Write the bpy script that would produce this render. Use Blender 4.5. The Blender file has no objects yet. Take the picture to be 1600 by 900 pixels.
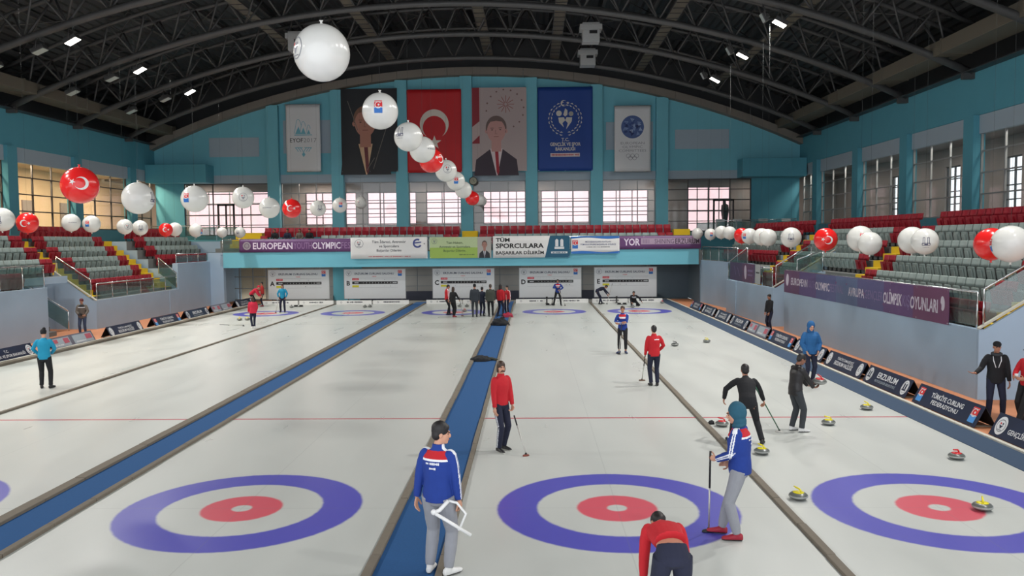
import bpy, bmesh, math, random
from math import sin, cos, pi, sqrt, atan2, radians
from mathutils import Vector, Matrix, noise, geometry

random.seed(7)
SC = bpy.context.scene
COL = SC.collection
DG = None

# ------------------------------------------------------------------ colour and material helpers
def lin(c):
    c = c / 255.0
    return c / 12.92 if c <= 0.04045 else ((c + 0.055) / 1.055) ** 2.4

def rgb(r, g, b):
    return (lin(r), lin(g), lin(b), 1.0)

MATS = {}
def mat(name, col, rough=0.6, metal=0.0, var=0.06, scale=8.0, bump=0.0, spec=0.5, coat=0.0):
    """procedural principled material: base colour mottled with noise"""
    if name in MATS:
        return MATS[name]
    m = bpy.data.materials.new(name)
    m.use_nodes = True
    nt = m.node_tree
    b = nt.nodes['Principled BSDF']
    b.inputs['Roughness'].default_value = rough
    b.inputs['Metallic'].default_value = metal
    b.inputs['Specular IOR Level'].default_value = spec
    if coat:
        b.inputs['Coat Weight'].default_value = coat
    tc = nt.nodes.new('ShaderNodeTexCoord')
    nz = nt.nodes.new('ShaderNodeTexNoise')
    nz.inputs['Scale'].default_value = scale
    nz.inputs['Detail'].default_value = 4
    nt.links.new(tc.outputs['Object'], nz.inputs['Vector'])
    mx = nt.nodes.new('ShaderNodeMix')
    mx.data_type = 'RGBA'
    c = rgb(*col)
    mx.inputs[6].default_value = tuple(x * (1 - var) for x in c[:3]) + (1,)
    mx.inputs[7].default_value = tuple(min(1, x * (1 + var)) for x in c[:3]) + (1,)
    nt.links.new(nz.outputs['Fac'], mx.inputs[0])
    nt.links.new(mx.outputs[2], b.inputs['Base Color'])
    if bump:
        bp = nt.nodes.new('ShaderNodeBump')
        bp.inputs['Strength'].default_value = bump
        nt.links.new(nz.outputs['Fac'], bp.inputs['Height'])
        nt.links.new(bp.outputs['Normal'], b.inputs['Normal'])
    MATS[name] = m
    return m

def emit(name, col, strength):
    if name in MATS:
        return MATS[name]
    m = bpy.data.materials.new(name)
    m.use_nodes = True
    nt = m.node_tree
    nt.nodes.remove(nt.nodes['Principled BSDF'])
    e = nt.nodes.new('ShaderNodeEmission')
    e.inputs[0].default_value = rgb(*col)
    e.inputs[1].default_value = strength
    nt.links.new(e.outputs[0], nt.nodes['Material Output'].inputs[0])
    MATS[name] = m
    return m

def glass(name, tint=(235, 245, 245), refl=0.07, opac=0.0, dull=(120, 130, 130)):
    if name in MATS:
        return MATS[name]
    m = bpy.data.materials.new(name)
    m.use_nodes = True
    nt = m.node_tree
    nt.nodes.remove(nt.nodes['Principled BSDF'])
    t = nt.nodes.new('ShaderNodeBsdfTransparent')
    t.inputs[0].default_value = rgb(*tint)
    g = nt.nodes.new('ShaderNodeBsdfGlossy')
    g.inputs['Roughness'].default_value = 0.05
    mx = nt.nodes.new('ShaderNodeMixShader')
    mx.inputs[0].default_value = refl
    nt.links.new(t.outputs[0], mx.inputs[1]); nt.links.new(g.outputs[0], mx.inputs[2])
    out = mx
    if opac:
        d = nt.nodes.new('ShaderNodeBsdfDiffuse')
        d.inputs[0].default_value = rgb(*dull)
        m2 = nt.nodes.new('ShaderNodeMixShader')
        m2.inputs[0].default_value = opac
        nt.links.new(mx.outputs[0], m2.inputs[1]); nt.links.new(d.outputs[0], m2.inputs[2])
        out = m2
    nt.links.new(out.outputs[0], nt.nodes['Material Output'].inputs[0])
    MATS[name] = m
    return m

# ------------------------------------------------------------------ objects
def setp(o, label=None, cat=None, group=None, kind=None):
    if label: o['label'] = label
    if cat: o['category'] = cat
    if group: o['group'] = group
    if kind: o['kind'] = kind
    return o

def thing(name, label, cat, loc=(0, 0, 0), rz=0.0, group=None):
    o = bpy.data.objects.new(name, None)
    COL.objects.link(o)
    o.empty_display_size = 0.2
    o.location = loc
    o.rotation_euler = (0, 0, rz)
    return setp(o, label, cat, group)

def link(name, me, parent=None, loc=None, rz=None, rot=None):
    o = bpy.data.objects.new(name, me)
    COL.objects.link(o)
    if parent is not None:
        o.parent = parent
    if loc is not None: o.location = loc
    if rz is not None: o.rotation_euler = (0, 0, rz)
    if rot is not None: o.rotation_euler = rot
    return o

def dup(o, parent=None, loc=None, rz=None, label=None, group=None):
    c = o.copy()
    COL.objects.link(c)
    if parent is not None:
        c.parent = parent
    for ch in list(o.children):
        dup(ch, c)
    if loc is not None: c.location = loc
    if rz is not None: c.rotation_euler = (0, 0, rz)
    if label: c['label'] = label
    if group: c['group'] = group
    return c

def light(name, kind, loc, energy, col=(255, 250, 240), size=1.0, size_y=None, rot=(0, 0, 0), parent=None, spread=None, angle=None):
    l = bpy.data.lights.new(name, kind)
    l.energy = energy
    l.color = rgb(*col)[:3]
    if kind == 'AREA':
        l.size = size
        if size_y:
            l.shape = 'RECTANGLE'; l.size_y = size_y
        if spread: l.spread = spread
    elif kind == 'SPOT':
        l.shadow_soft_size = size
        l.spot_size = angle; l.spot_blend = 0.6
    o = bpy.data.objects.new(name, l)
    COL.objects.link(o)
    o.location = loc
    o.rotation_euler = rot
    if parent: o.parent = parent
    return o

# ------------------------------------------------------------------ mesh builder
def frame(d):
    d = Vector(d).normalized()
    up = Vector((0, 0, 1)) if abs(d.z) < 0.95 else Vector((0, 1, 0))
    a = d.cross(up).normalized()
    return a, a.cross(d).normalized()

class MB:
    def __init__(s):
        s.v = []; s.f = []; s.m = []; s.sm = []
    def add(s, vs, fs, mi=0, smooth=False):
        k = len(s.v)
        s.v += [tuple(v) for v in vs]
        for f in fs:
            s.f.append(tuple(i + k for i in f)); s.m.append(mi); s.sm.append(smooth)
        return s
    def box(s, c, d, mi=0, rot=None):
        x, y, z = d[0] / 2, d[1] / 2, d[2] / 2
        vs = [Vector((i * x, j * y, k * z)) for k in (-1, 1) for j in (-1, 1) for i in (-1, 1)]
        if rot is not None:
            vs = [rot @ v for v in vs]
        c = Vector(c)
        return s.add([v + c for v in vs], [(0, 2, 3, 1), (4, 5, 7, 6), (0, 1, 5, 4), (2, 6, 7, 3), (0, 4, 6, 2), (1, 3, 7, 5)], mi)
    def b2(s, x0, x1, y0, y1, z0, z1, mi=0):
        return s.box(((x0 + x1) / 2, (y0 + y1) / 2, (z0 + z1) / 2), (abs(x1 - x0), abs(y1 - y0), abs(z1 - z0)), mi)
    def quad(s, a, b, c, d, mi=0):
        return s.add([a, b, c, d], [(0, 1, 2, 3)], mi)
    def tube(s, pts, r, n=8, mi=0, smooth=True, cap=True, r2=None):
        pts = [Vector(p) for p in pts]
        N = len(pts)
        rs = r if isinstance(r, (list, tuple)) else ([r] * N if r2 is None else [r + (r2 - r) * i / (N - 1) for i in range(N)])
        a = None
        vs = []
        for i, p in enumerate(pts):
            d = (pts[min(i + 1, N - 1)] - pts[max(i - 1, 0)])
            if d.length < 1e-9: d = Vector((0, 0, 1))
            d.normalize()
            if a is None:
                a, b = frame(d)
            else:
                a = (a - d * a.dot(d))
                if a.length < 1e-6: a, b = frame(d)
                a.normalize(); b = a.cross(d).normalized()
            for k in range(n):
                t = 2 * pi * k / n
                vs.append(p + (a * cos(t) + b * sin(t)) * rs[i])
        fs = []
        for i in range(N - 1):
            for k in range(n):
                fs.append((i * n + k, i * n + (k + 1) % n, (i + 1) * n + (k + 1) % n, (i + 1) * n + k))
        s.add(vs, fs, mi, smooth)
        if cap:
            k0 = len(s.v) - len(vs)
            s.f.append(tuple(k0 + i for i in range(n))[::-1]); s.m.append(mi); s.sm.append(False)
            s.f.append(tuple(k0 + (N - 1) * n + i for i in range(n))); s.m.append(mi); s.sm.append(False)
        return s
    def lathe(s, prof, n=24, c=(0, 0, 0), mi=0, smooth=True, M=None):
        c = Vector(c); vs = []; fs = []
        for (r, z) in prof:
            for k in range(n):
                t = 2 * pi * k / n
                v = Vector((r * cos(t), r * sin(t), z))
                if M is not None: v = M @ v
                vs.append(v + c)
        for i in range(len(prof) - 1):
            for k in range(n):
                fs.append((i * n + k, i * n + (k + 1) % n, (i + 1) * n + (k + 1) % n, (i + 1) * n + k))
        return s.add(vs, fs, mi, smooth)
    def ell(s, c, r, mi=0, n=16, m=10, M=None, smooth=True):
        """closed ellipsoid"""
        c = Vector(c); vs = []; fs = []
        for i in range(1, m):
            ph = pi * i / m
            for k in range(n):
                t = 2 * pi * k / n
                v = Vector((r[0] * sin(ph) * cos(t), r[1] * sin(ph) * sin(t), -r[2] * cos(ph)))
                if M is not None: v = M @ v
                vs.append(v + c)
        lo = Vector((0, 0, -r[2])); hi = Vector((0, 0, r[2]))
        if M is not None: lo = M @ lo; hi = M @ hi
        vs.append(lo + c); vs.append(hi + c)
        L = len(vs)
        for i in range(m - 2):
            for k in range(n):
                fs.append((i * n + k, i * n + (k + 1) % n, (i + 1) * n + (k + 1) % n, (i + 1) * n + k))
        for k in range(n):
            fs.append((L - 2, (k + 1) % n, k))
            fs.append((L - 1, (m - 2) * n + k, (m - 2) * n + (k + 1) % n))
        return s.add(vs, fs, mi, smooth)
    def loft(s, rings, n=14, mi=0, smooth=True, dome=True):
        """rings: (centre, half-axis vector a, half-axis vector b); closed ends"""
        vs = []; fs = []
        R = [(Vector(c), Vector(a), Vector(b)) for c, a, b in rings]
        for c, a, b in R:
            for k in range(n):
                t = 2 * pi * k / n
                vs.append(c + a * cos(t) + b * sin(t))
        N = len(R)
        for i in range(N - 1):
            for k in range(n):
                fs.append((i * n + k, i * n + (k + 1) % n, (i + 1) * n + (k + 1) % n, (i + 1) * n + k))
        fs.append(tuple(range(n))[::-1])
        fs.append(tuple((N - 1) * n + i for i in range(n)))
        return s.add(vs, fs, mi, smooth)
    def prism(s, poly, fn, d0, d1, mi=0, mis=None):
        """poly 2-D outline; fn(u, v, d) -> 3-D; extruded d0..d1"""
        n = len(poly)
        tri = geometry.tessellate_polygon([[Vector((p[0], p[1], 0)) for p in poly]])
        va = [fn(p[0], p[1], d0) for p in poly]; vb = [fn(p[0], p[1], d1) for p in poly]
        fs = [tuple(t) for t in tri] + [tuple(i + n for i in t)[::-1] for t in tri]
        s.add(va + vb, fs, mi)
        s.add(va + vb, [(i, (i + 1) % n, n + (i + 1) % n, n + i) for i in range(n)], mi if mis is None else mis)
        return s
    def mesh(s, name, mats):
        me = bpy.data.meshes.new(name)
        me.from_pydata(s.v, [], s.f)
        for m in (mats if isinstance(mats, (list, tuple)) else [mats]):
            me.materials.append(m)
        me.polygons.foreach_set('material_index', s.m)
        me.polygons.foreach_set('use_smooth', s.sm)
        me.update()
        return me
    def build(s, name, mats, parent=None, bevel=0.0, fix=True, **kw):
        me = s.mesh(name, mats)
        if fix:
            bm = bmesh.new(); bm.from_mesh(me)
            bmesh.ops.recalc_face_normals(bm, faces=bm.faces)
            bm.to_mesh(me); bm.free()
        o = link(name, me, parent, **kw)
        if bevel:
            b = o.modifiers.new('bevel', 'BEVEL')
            b.width = bevel; b.segments = 2; b.limit_method = 'ANGLE'; b.angle_limit = radians(40)
        return o

def struct(o):
    o['kind'] = 'structure'
    return o

# a scratch scene in which modifiers and lettering are evaluated on their own
TS = bpy.data.scenes.new('scratch')
def evaluated_mesh(ob):
    TS.collection.objects.link(ob)
    vl = TS.view_layers[0]
    vl.update()
    me = bpy.data.meshes.new_from_object(ob.evaluated_get(vl.depsgraph))
    bpy.data.objects.remove(ob)
    return me

# ------------------------------------------------------------------ flat graphics (prints, lettering)
_TXT = {}
def text_mesh(s, bold):
    key = (s, bold)
    if key not in _TXT:
        cu = bpy.data.curves.new('t', 'FONT')
        cu.body = s; cu.size = 1.0; cu.resolution_u = 2; cu.fill_mode = 'FRONT'
        cu.offset = bold
        ob = bpy.data.objects.new('t', cu)
        me = evaluated_mesh(ob)
        vs = [(v.co.x, v.co.y) for v in me.vertices]
        fs = [tuple(p.vertices) for p in me.polygons]
        bpy.data.curves.remove(cu); bpy.data.meshes.remove(me)
        _TXT[key] = (vs, fs)
    return _TXT[key]

class GR:
    """2-D drawing in (u, v) with material index and layer; mapped onto a surface by fn(u, v, layer)"""
    def __init__(s):
        s.t = []      # (verts2d, faces, mi, layer)
    def raw(s, vs, fs, mi, layer): s.t.append((vs, fs, mi, layer)); return s
    def poly(s, pts, mi, layer=1):
        tri = geometry.tessellate_polygon([[Vector((p[0], p[1], 0)) for p in pts]])
        return s.raw(list(pts), [tuple(t) for t in tri], mi, layer)
    def rect(s, x0, x1, y0, y1, mi, layer=1):
        return s.raw([(x0, y0), (x1, y0), (x1, y1), (x0, y1)], [(0, 1, 2, 3)], mi, layer)
    def disc(s, cx, cy, r, mi, layer=1, n=28, ry=None):
        ry = ry or r
        vs = [(cx + r * cos(2 * pi * k / n), cy + ry * sin(2 * pi * k / n)) for k in range(n)]
        return s.raw(vs, [tuple(range(n))], mi, layer)
    def ring(s, cx, cy, r0, r1, mi, layer=1, n=28, a0=0.0, a1=2 * pi):
        vs = []; fs = []
        for k in range(n + 1):
            a = a0 + (a1 - a0) * k / n
            vs += [(cx + r0 * cos(a), cy + r0 * sin(a)), (cx + r1 * cos(a), cy + r1 * sin(a))]
        for k in range(n):
            fs.append((2 * k, 2 * k + 1, 2 * k + 3, 2 * k + 2))
        return s.raw(vs, fs, mi, layer)
    def line(s, pts, w, mi, layer=1):
        for (a, b) in zip(pts[:-1], pts[1:]):
            dx, dy = b[0] - a[0], b[1] - a[1]
            L = sqrt(dx * dx + dy * dy) or 1
            nx, ny = -dy / L * w / 2, dx / L * w / 2
            s.raw([(a[0] + nx, a[1] + ny), (a[0] - nx, a[1] - ny), (b[0] - nx, b[1] - ny), (b[0] + nx, b[1] + ny)], [(0, 1, 2, 3)], mi, layer)
        return s
    def text(s, string, cx, cy, h, mi, layer=2, w=None, bold=0.012, align='c', wmax=None):
        vs, fs = text_mesh(string, bold)
        if not vs: return s
        x0 = min(v[0] for v in vs); x1 = max(v[0] for v in vs)
        k = h / 0.72
        kx = k
        if w: kx = w / (x1 - x0)
        elif wmax and (x1 - x0) * k > wmax: kx = wmax / (x1 - x0)
        ox = {'c': (x0 + x1) / 2, 'l': x0, 'r': x1}[align]
        return s.raw([(cx + (v[0] - ox) * kx, cy + (v[1] - 0.36) * k) for v in vs], fs, mi, layer)
    def crescent(s, cx, cy, r, mi, layer=1, flip=1, rot=0.0):
        """Turkish crescent and star; crescent opens to +u (flip=1)"""
        n = 40; pts = []
        R = r; r2 = r * 0.8; d = r * 0.25
        # intersection angle
        x = (R * R - r2 * r2 + d * d) / (2 * d)
        x = max(-R, min(R, x)); a = math.acos(x / R)
        for k in range(n + 1):
            t = a + (2 * pi - 2 * a) * k / n
            pts.append((R * cos(t), R * sin(t)))
        b = atan2(R * sin(a), x - d)
        for k in range(1, n):
            t = -b - (2 * pi - 2 * b) * k / n
            pts.append((d + r2 * cos(t), r2 * sin(t)))
        star = []
        for k in range(10):
            rr = r * 0.5 if k % 2 == 0 else r * 0.19
            t = pi + pi * k / 5
            star.append((r * 1.33 + rr * cos(t), rr * sin(t)))
        c_, s_ = cos(rot), sin(rot)
        f = lambda p: (cx + flip * (p[0] * c_ - p[1] * s_), cy + p[0] * s_ + p[1] * c_)
        s.poly([f(p) for p in pts], mi, layer)
        s.poly([f(p) for p in star], mi, layer)
        return s
    def towers(s, cx, cy, h, mi, layer=1):
        """twin minaret emblem"""
        w = h * 0.16
        for sx in (-1, 1):
            x = cx + sx * h * 0.26
            s.poly([(x - w, cy - h * .25), (x + w, cy - h * .25), (x + w, cy + h * .42), (x, cy + h * .55), (x - w, cy + h * .42)], mi, layer)
        s.rect(cx - h * .5, cx + h * .5, cy - h * .5, cy - h * .28, mi, layer)
        return s
    def towers_open(s, cx, cy, h, mi, layer=1):
        w = h * 0.055
        for sx in (-1, 1):
            x = cx + sx * h * .26
            s.line([(x - h * .1, cy - h * .3), (x - h * .1, cy + h * .5), (x + h * .1, cy + h * .5), (x + h * .1, cy - h * .3)], w, mi, layer)
        s.line([(cx - h * .45, cy - h * .2), (cx + h * .45, cy - h * .2), (cx + h * .45, cy - h * .45), (cx - h * .45, cy - h * .45), (cx - h * .45, cy - h * .2)], w, mi, layer)
        s.rect(cx - h * .2, cx + h * .2, cy - h * .4, cy - h * .28, mi, layer)
        return s
    def fed(s, cx, cy, w, red, blue, white, layer=1):
        """red and blue federation badge with a swirl"""
        h = w * 1.5
        s.rect(cx - w / 2, cx + w / 2, cy - h * .02, cy + h / 2, red, layer)
        s.rect(cx - w / 2, cx + w / 2, cy - h / 2, cy - h * .02, blue, layer)
        s.rect(cx - w * .5, cx + w * .5, cy + h * .38, cy + h * .41, white, layer + 1)
        s.ring(cx, cy + h * .14, w * .33, w * .42, white, layer + 1, 18, radians(40), radians(330))
        s.disc(cx + w * .05, cy + h * .15, w * .12, white, layer + 1, 10)
        s.rect(cx - w * .5, cx + w * .5, cy - h * .06, cy - h * .02, white, layer + 1)
        return s
    def ministry(s, cx, cy, r, ink, red, layer=1):
        """ring emblem with two figures"""
        s.ring(cx, cy, r * .86, r * .94, ink, layer, 28)
        s.disc(cx - r * .24, cy + r * .32, r * .15, red, layer, 10)
        s.disc(cx + r * .24, cy + r * .32, r * .15, ink, layer, 10)
        s.poly([(cx - r * .45, cy + r * .1), (cx, cy - .0 * r), (cx, cy - r * .5), (cx - r * .2, cy - r * .25)], ink, layer)
        s.poly([(cx + r * .45, cy + r * .1), (cx, cy), (cx, cy - r * .5), (cx + r * .2, cy - r * .25)], ink, layer)
        s.rect(cx - r * .45, cx + r * .45, cy - r * .68, cy - r * .6, ink, layer)
        return s
    def scribble(s, x0, x1, y, h, mi, layer=2, seed=1):
        """unreadable small print as a row of short strokes"""
        rn = random.Random(seed); x = x0
        while x < x1:
            w = h * rn.uniform(.35, .7)
            if rn.random() < .85:
                hh = h * rn.uniform(.6, 1)
                s.rect(x, min(x1, x + w * .75), y - hh / 2, y + hh / 2, mi, layer)
            x += w
        return s
    def build(s, name, mats, fn, parent=None, sub=None, **kw):
        mb = MB()
        for vs, fs, mi, layer in s.t:
            if sub:
                vs, fs = subdiv(vs, fs, sub)
            mb.add([fn(v[0], v[1], layer) for v in vs], fs, mi)
        me = mb.mesh(name, mats)
        return link(name, me, parent, **kw)

def subdiv(vs, fs, L):
    vs = [tuple(v) for v in vs]; tris = []
    for f in fs:
        if len(f) > 4:
            c = (sum(vs[i][0] for i in f) / len(f), sum(vs[i][1] for i in f) / len(f))
            vs.append(c); k = len(vs) - 1
            tris += [(f[i], f[(i + 1) % len(f)], k) for i in range(len(f))]
        else:
            tris += [(f[0], f[i], f[i + 1]) for i in range(1, len(f) - 1)]
    out = []; st = tris; guard = 0
    while st and guard < 20000:
        guard += 1
        t = st.pop()
        ls = [((vs[t[i]][0] - vs[t[(i + 1) % 3]][0]) ** 2 + (vs[t[i]][1] - vs[t[(i + 1) % 3]][1]) ** 2, i) for i in range(3)]
        l, i = max(ls)
        if l > L * L:
            a, b, c = t[i], t[(i + 1) % 3], t[(i + 2) % 3]
            vs.append(((vs[a][0] + vs[b][0]) / 2, (vs[a][1] + vs[b][1]) / 2)); k = len(vs) - 1
            st += [(a, k, c), (k, b, c)]
        else:
            out.append(t)
    return vs, out

ORD = ['zeroth', 'first', 'second', 'third', 'fourth', 'fifth', 'sixth', 'seventh', 'eighth', 'ninth', 'tenth', 'eleventh', 'twelfth', 'thirteenth', 'fourteenth', 'fifteenth', 'sixteenth', 'seventeenth', 'eighteenth', 'nineteenth', 'twentieth', 'twenty-first', 'twenty-second', 'twenty-third', 'twenty-fourth', 'twenty-fifth', 'twenty-sixth', 'twenty-seventh', 'twenty-eighth', 'twenty-ninth', 'thirtieth', 'thirty-first', 'thirty-second', 'thirty-third', 'thirty-fourth', 'thirty-fifth']
# ------------------------------------------------------------------ materials of the place
M = {}
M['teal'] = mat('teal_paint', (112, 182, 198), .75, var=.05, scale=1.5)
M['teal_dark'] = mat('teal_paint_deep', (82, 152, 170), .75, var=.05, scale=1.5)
M['cyan'] = mat('cyan_paint', (112, 186, 204), .7, var=.04, scale=1.2)
M['pale'] = mat('pale_lintel_paint', (158, 174, 186), .7, var=.04, scale=1.5)
M['stand'] = mat('pale_blue_grey_plaster', (156, 180, 201), .7, var=.07, scale=.9)
M['greywall'] = mat('grey_panel', (120, 122, 122), .7, var=.05, scale=2)
M['slate'] = mat('slate_wall', (84, 100, 112), .7, var=.06, scale=2)
M['navy'] = mat('navy_padding', (22, 28, 46), .6, var=.1)
M['concrete'] = mat('concrete', (112, 114, 112), .85, var=.1, scale=3)
M['conc_arch'] = mat('arch_concrete', (120, 114, 106), .8, var=.08, scale=1)
M['steel'] = mat('truss_steel', (80, 80, 80), .5, .25, var=.06)
M['roof'] = mat('roof_sheet', (60, 62, 64), .45, .35, var=.1, scale=2)
M['frame'] = mat('aluminium_frame', (150, 152, 152), .45, .3, var=.04)
M['darkframe'] = mat('dark_frame', (64, 62, 62), .5, .2)
M['beige'] = mat('beige_corridor', (206, 184, 152), .8, var=.05, scale=1)
M['corridor'] = mat('grey_corridor', (140, 132, 128), .8, var=.05, scale=1)
M['curtain'] = mat('sheer_white', (240, 228, 230), .9)
M['orange'] = mat('orange_rubber_floor', (186, 122, 84), .75, var=.06, scale=2)
M['carpet'] = mat('blue_carpet', (20, 76, 128), .95, var=.12, scale=30, bump=.1)
M['carpet_grey'] = mat('blue_grey_carpet', (48, 68, 92), .95, var=.1, scale=30, bump=.1)
M['rail_foam'] = mat('taupe_divider', (112, 104, 92), .85, var=.1, scale=14)
M['cream'] = mat('cream_edging', (190, 188, 176), .7)
M['yellow'] = mat('yellow_steps', (214, 182, 26), .7, var=.08, scale=6)
M['chrome'] = mat('polished_steel', (200, 204, 206), .22, .9, var=.02)
M['seat_grey'] = mat('grey_seat_plastic', (148, 162, 158), .5, var=.05)
M['seat_red'] = mat('red_seat_plastic', (152, 22, 40), .45, var=.06)
M['seat_dark'] = mat('seat_bracket', (40, 42, 44), .6)
M['white'] = mat('white_pvc', (226, 226, 224), .55, var=.02)
M['paper'] = mat('white_board', (214, 216, 218), .45, var=.02)
M['black'] = mat('black_ink', (20, 20, 22), .6)
M['red'] = mat('red_ink', (206, 34, 44), .55)
M['flagred'] = mat('flag_red', (190, 26, 34), .6, var=.05, scale=2)
M['flagwhite'] = mat('flag_white', (214, 206, 194), .6)
M['blueink'] = mat('blue_ink', (40, 108, 186), .55)
M['navyink'] = mat('navy_ink', (26, 34, 84), .55)
M['grey_ink'] = mat('grey_ink', (120, 124, 132), .6)
M['tealink'] = mat('teal_ink', (22, 84, 112), .55)
M['iceblue'] = mat('pale_cyan_ink', (110, 176, 194), .55)
M['purple'] = mat('purple_vinyl', (98, 58, 108), .5, var=.14, scale=.5)
M['lilac'] = mat('lilac_ink', (226, 214, 230), .55)
M['faint'] = mat('faint_lilac_ink', (150, 116, 158), .55)
M['royal'] = mat('royal_blue_cloth', (20, 64, 142), .6, var=.06, scale=1)
M['yellowink'] = mat('yellow_ink', (206, 198, 40), .55)
M['glass'] = glass('clear_glass')
M['railglass'] = glass('rail_glass', (205, 222, 220), .10, .10, (150, 170, 168))
M['wglass'] = glass('window_glass', (246, 248, 248), .05)
M['rose'] = glass('frosted_rose_pane', (255, 232, 232), .04, .12, (240, 220, 222))
M['sheetmetal'] = mat('duct_sheet', (104, 98, 86), .6, .1, var=.05, scale=1)

XL, XR, YB = -29.0, 18.2, 48.3
XC, RA, ZA = -5.5, 56.6, 16.42
def zc(x):
    return ZA - (RA - sqrt(RA * RA - (x - XC) ** 2))

# ------------------------------------------------------------------ ice: one sheet per lane, rings and lines in the procedural material
def ice_material():
    m = bpy.data.materials.new('pebbled_ice')
    m.use_nodes = True
    nt = m.node_tree; N = nt.nodes; L = nt.links
    b = N['Principled BSDF']
    tc = N.new('ShaderNodeTexCoord'); sp = N.new('ShaderNodeSeparateXYZ')
    L.new(tc.outputs['Object'], sp.inputs[0])
    def math_(op, a, bb=None, c=None):
        n = N.new('ShaderNodeMath'); n.operation = op
        for i, v in enumerate((a, bb, c)):
            if v is None: continue
            if isinstance(v, (int, float)): n.inputs[i].default_value = v
            else: L.new(v, n.inputs[i])
        return n.outputs[0]
    x, y = sp.outputs[0], sp.outputs[1]
    # fold both ends of the sheet on to one
    dy = math_('MINIMUM', math_('ABSOLUTE', y), math_('ABSOLUTE', math_('SUBTRACT', y, 34.75)))
    nz0 = N.new('ShaderNodeTexNoise'); nz0.inputs['Scale'].default_value = 9; nz0.inputs['Detail'].default_value = 3
    L.new(tc.outputs['Object'], nz0.inputs['Vector'])
    wob = math_('MULTIPLY', math_('SUBTRACT', nz0.outputs['Fac'], .5), .03)
    d = math_('ADD', math_('SQRT', math_('ADD', math_('MULTIPLY', x, x), math_('MULTIPLY', dy, dy))), wob)
    def inside(v, e, soft=.02):
        n = N.new('ShaderNodeMapRange'); n.interpolation_type = 'SMOOTHSTEP'
        n.inputs['From Min'].default_value = e - soft; n.inputs['From Max'].default_value = e + soft
        n.inputs['To Min'].default_value = 1; n.inputs['To Max'].default_value = 0
        L.new(v, n.inputs['Value']); return n.outputs[0]
    nz = N.new('ShaderNodeTexNoise'); nz.inputs['Scale'].default_value = .5; nz.inputs['Detail'].default_value = 5
    mp = N.new('ShaderNodeMapping'); mp.inputs['Scale'].default_value = (2.2, .5, 1)
    L.new(tc.outputs['Object'], mp.inputs[0]); L.new(mp.outputs[0], nz.inputs['Vector'])
    def mix(f, a, bcol):
        n = N.new('ShaderNodeMix'); n.data_type = 'RGBA'
        L.new(f, n.inputs[0])
        for i, v in ((6, a), (7, bcol)):
            if isinstance(v, tuple): n.inputs[i].default_value = v
            else: L.new(v, n.inputs[i])
        return n.outputs[2]
    ice = mix(nz.outputs['Fac'], rgb(182, 185, 181), rgb(198, 201, 196))
    blue = rgb(86, 84, 176); red = rgb(206, 88, 102)
    c = mix(inside(d, 1.829, .03), ice, blue)
    c = mix(inside(d, 1.219, .03), c, ice)
    c = mix(inside(d, .61, .03), c, red)
    c = mix(inside(d, .152, .025), c, ice)
    hog = math_('MINIMUM', math_('ABSOLUTE', math_('SUBTRACT', y, 6.4)), math_('ABSOLUTE', math_('SUBTRACT', y, 28.35)))
    near = math_('LESS_THAN', y, 17)
    hm = mix(near, rgb(150, 150, 142), rgb(176, 58, 76))
    c = mix(inside(hog, .045, .012), c, hm)
    thin = math_('MINIMUM', math_('ABSOLUTE', x), math_('MINIMUM', dy, 9.0))
    fl = math_('MULTIPLY', inside(thin, .008, .006), .22)
    c = mix(fl, c, rgb(120, 124, 126))
    L.new(c, b.inputs['Base Color'])
    b.inputs['Roughness'].default_value = .3
    b.inputs['Specular IOR Level'].default_value = .42
    rr = N.new('ShaderNodeMapRange'); rr.inputs['To Min'].default_value = .2; rr.inputs['To Max'].default_value = .42
    L.new(nz.outputs['Fac'], rr.inputs['Value']); L.new(rr.outputs[0], b.inputs['Roughness'])
    return m
M['ice'] = ice_material()
Y0, Y1 = -5.5, 41.35
SHEETS = {'A': (-19.15, -14.22, -16.6), 'B': (-14.12, -9.24, -11.57), 'C': (-8.22, -3.38, -5.77), 'D': (-2.39, 2.46, 0.0), 'E': (2.58, 7.25, 4.86)}
for k, (a, b_, tx) in SHEETS.items():
    mb = MB().b2(a - tx, b_ - tx, Y0, Y1, -.06, 0)
    struct(mb.build('floor_ice', M['ice'], loc=(tx, 0, 0)))
# carpets between the sheets, sunk a little below their rails
for a, b_ in ((-9.04, -8.33), (-3.26, -2.48)):
    struct(MB().b2(a, b_, Y0, 43, -.06, .004).build('floor_walkway', M['carpet']))
struct(MB().b2(7.25, 7.92, Y0, 44, -.06, .012).build('floor_walkway', M['carpet_grey']))
def rail(x0, x1, z=.05, m=M['rail_foam'], y1=Y1):
    """foam divider: slightly uneven bar"""
    mb = MB(); n = 40
    for i in range(n):
        ya = Y0 + (y1 - Y0) * i / n; yb = Y0 + (y1 - Y0) * (i + 1) / n - .012
        j = random.uniform(-.006, .006)
        mb.b2(x0 + j, x1 + j, ya, yb, -.05, z + random.uniform(-.004, .004))
    struct(mb.build('trim_divider', m, bevel=.012))
rail(-9.24, -9.04); rail(-8.33, -8.22); rail(-3.38, -3.26); rail(-2.48, -2.39)
rail(-14.22, -14.12, .05); rail(2.46, 2.58, .05)
rail(7.92, 8.02, .05, M['cream'], 44)
rail(-19.38, -19.15, .09, M['rail_foam']); rail(-19.47, -19.38, .11, M['cream'])
struct(MB().b2(8.02, 24, Y0 - 12, 44, -.08, 0).build('floor_apron', M['orange']))
struct(MB().b2(-34, -19.47, Y0 - 12, 46, -.08, 0).build('floor_apron', M['orange']))
struct(MB().b2(-22, 9.6, 41.35, 46, -.09, -.012).build('floor_back', M['concrete']))

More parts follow.
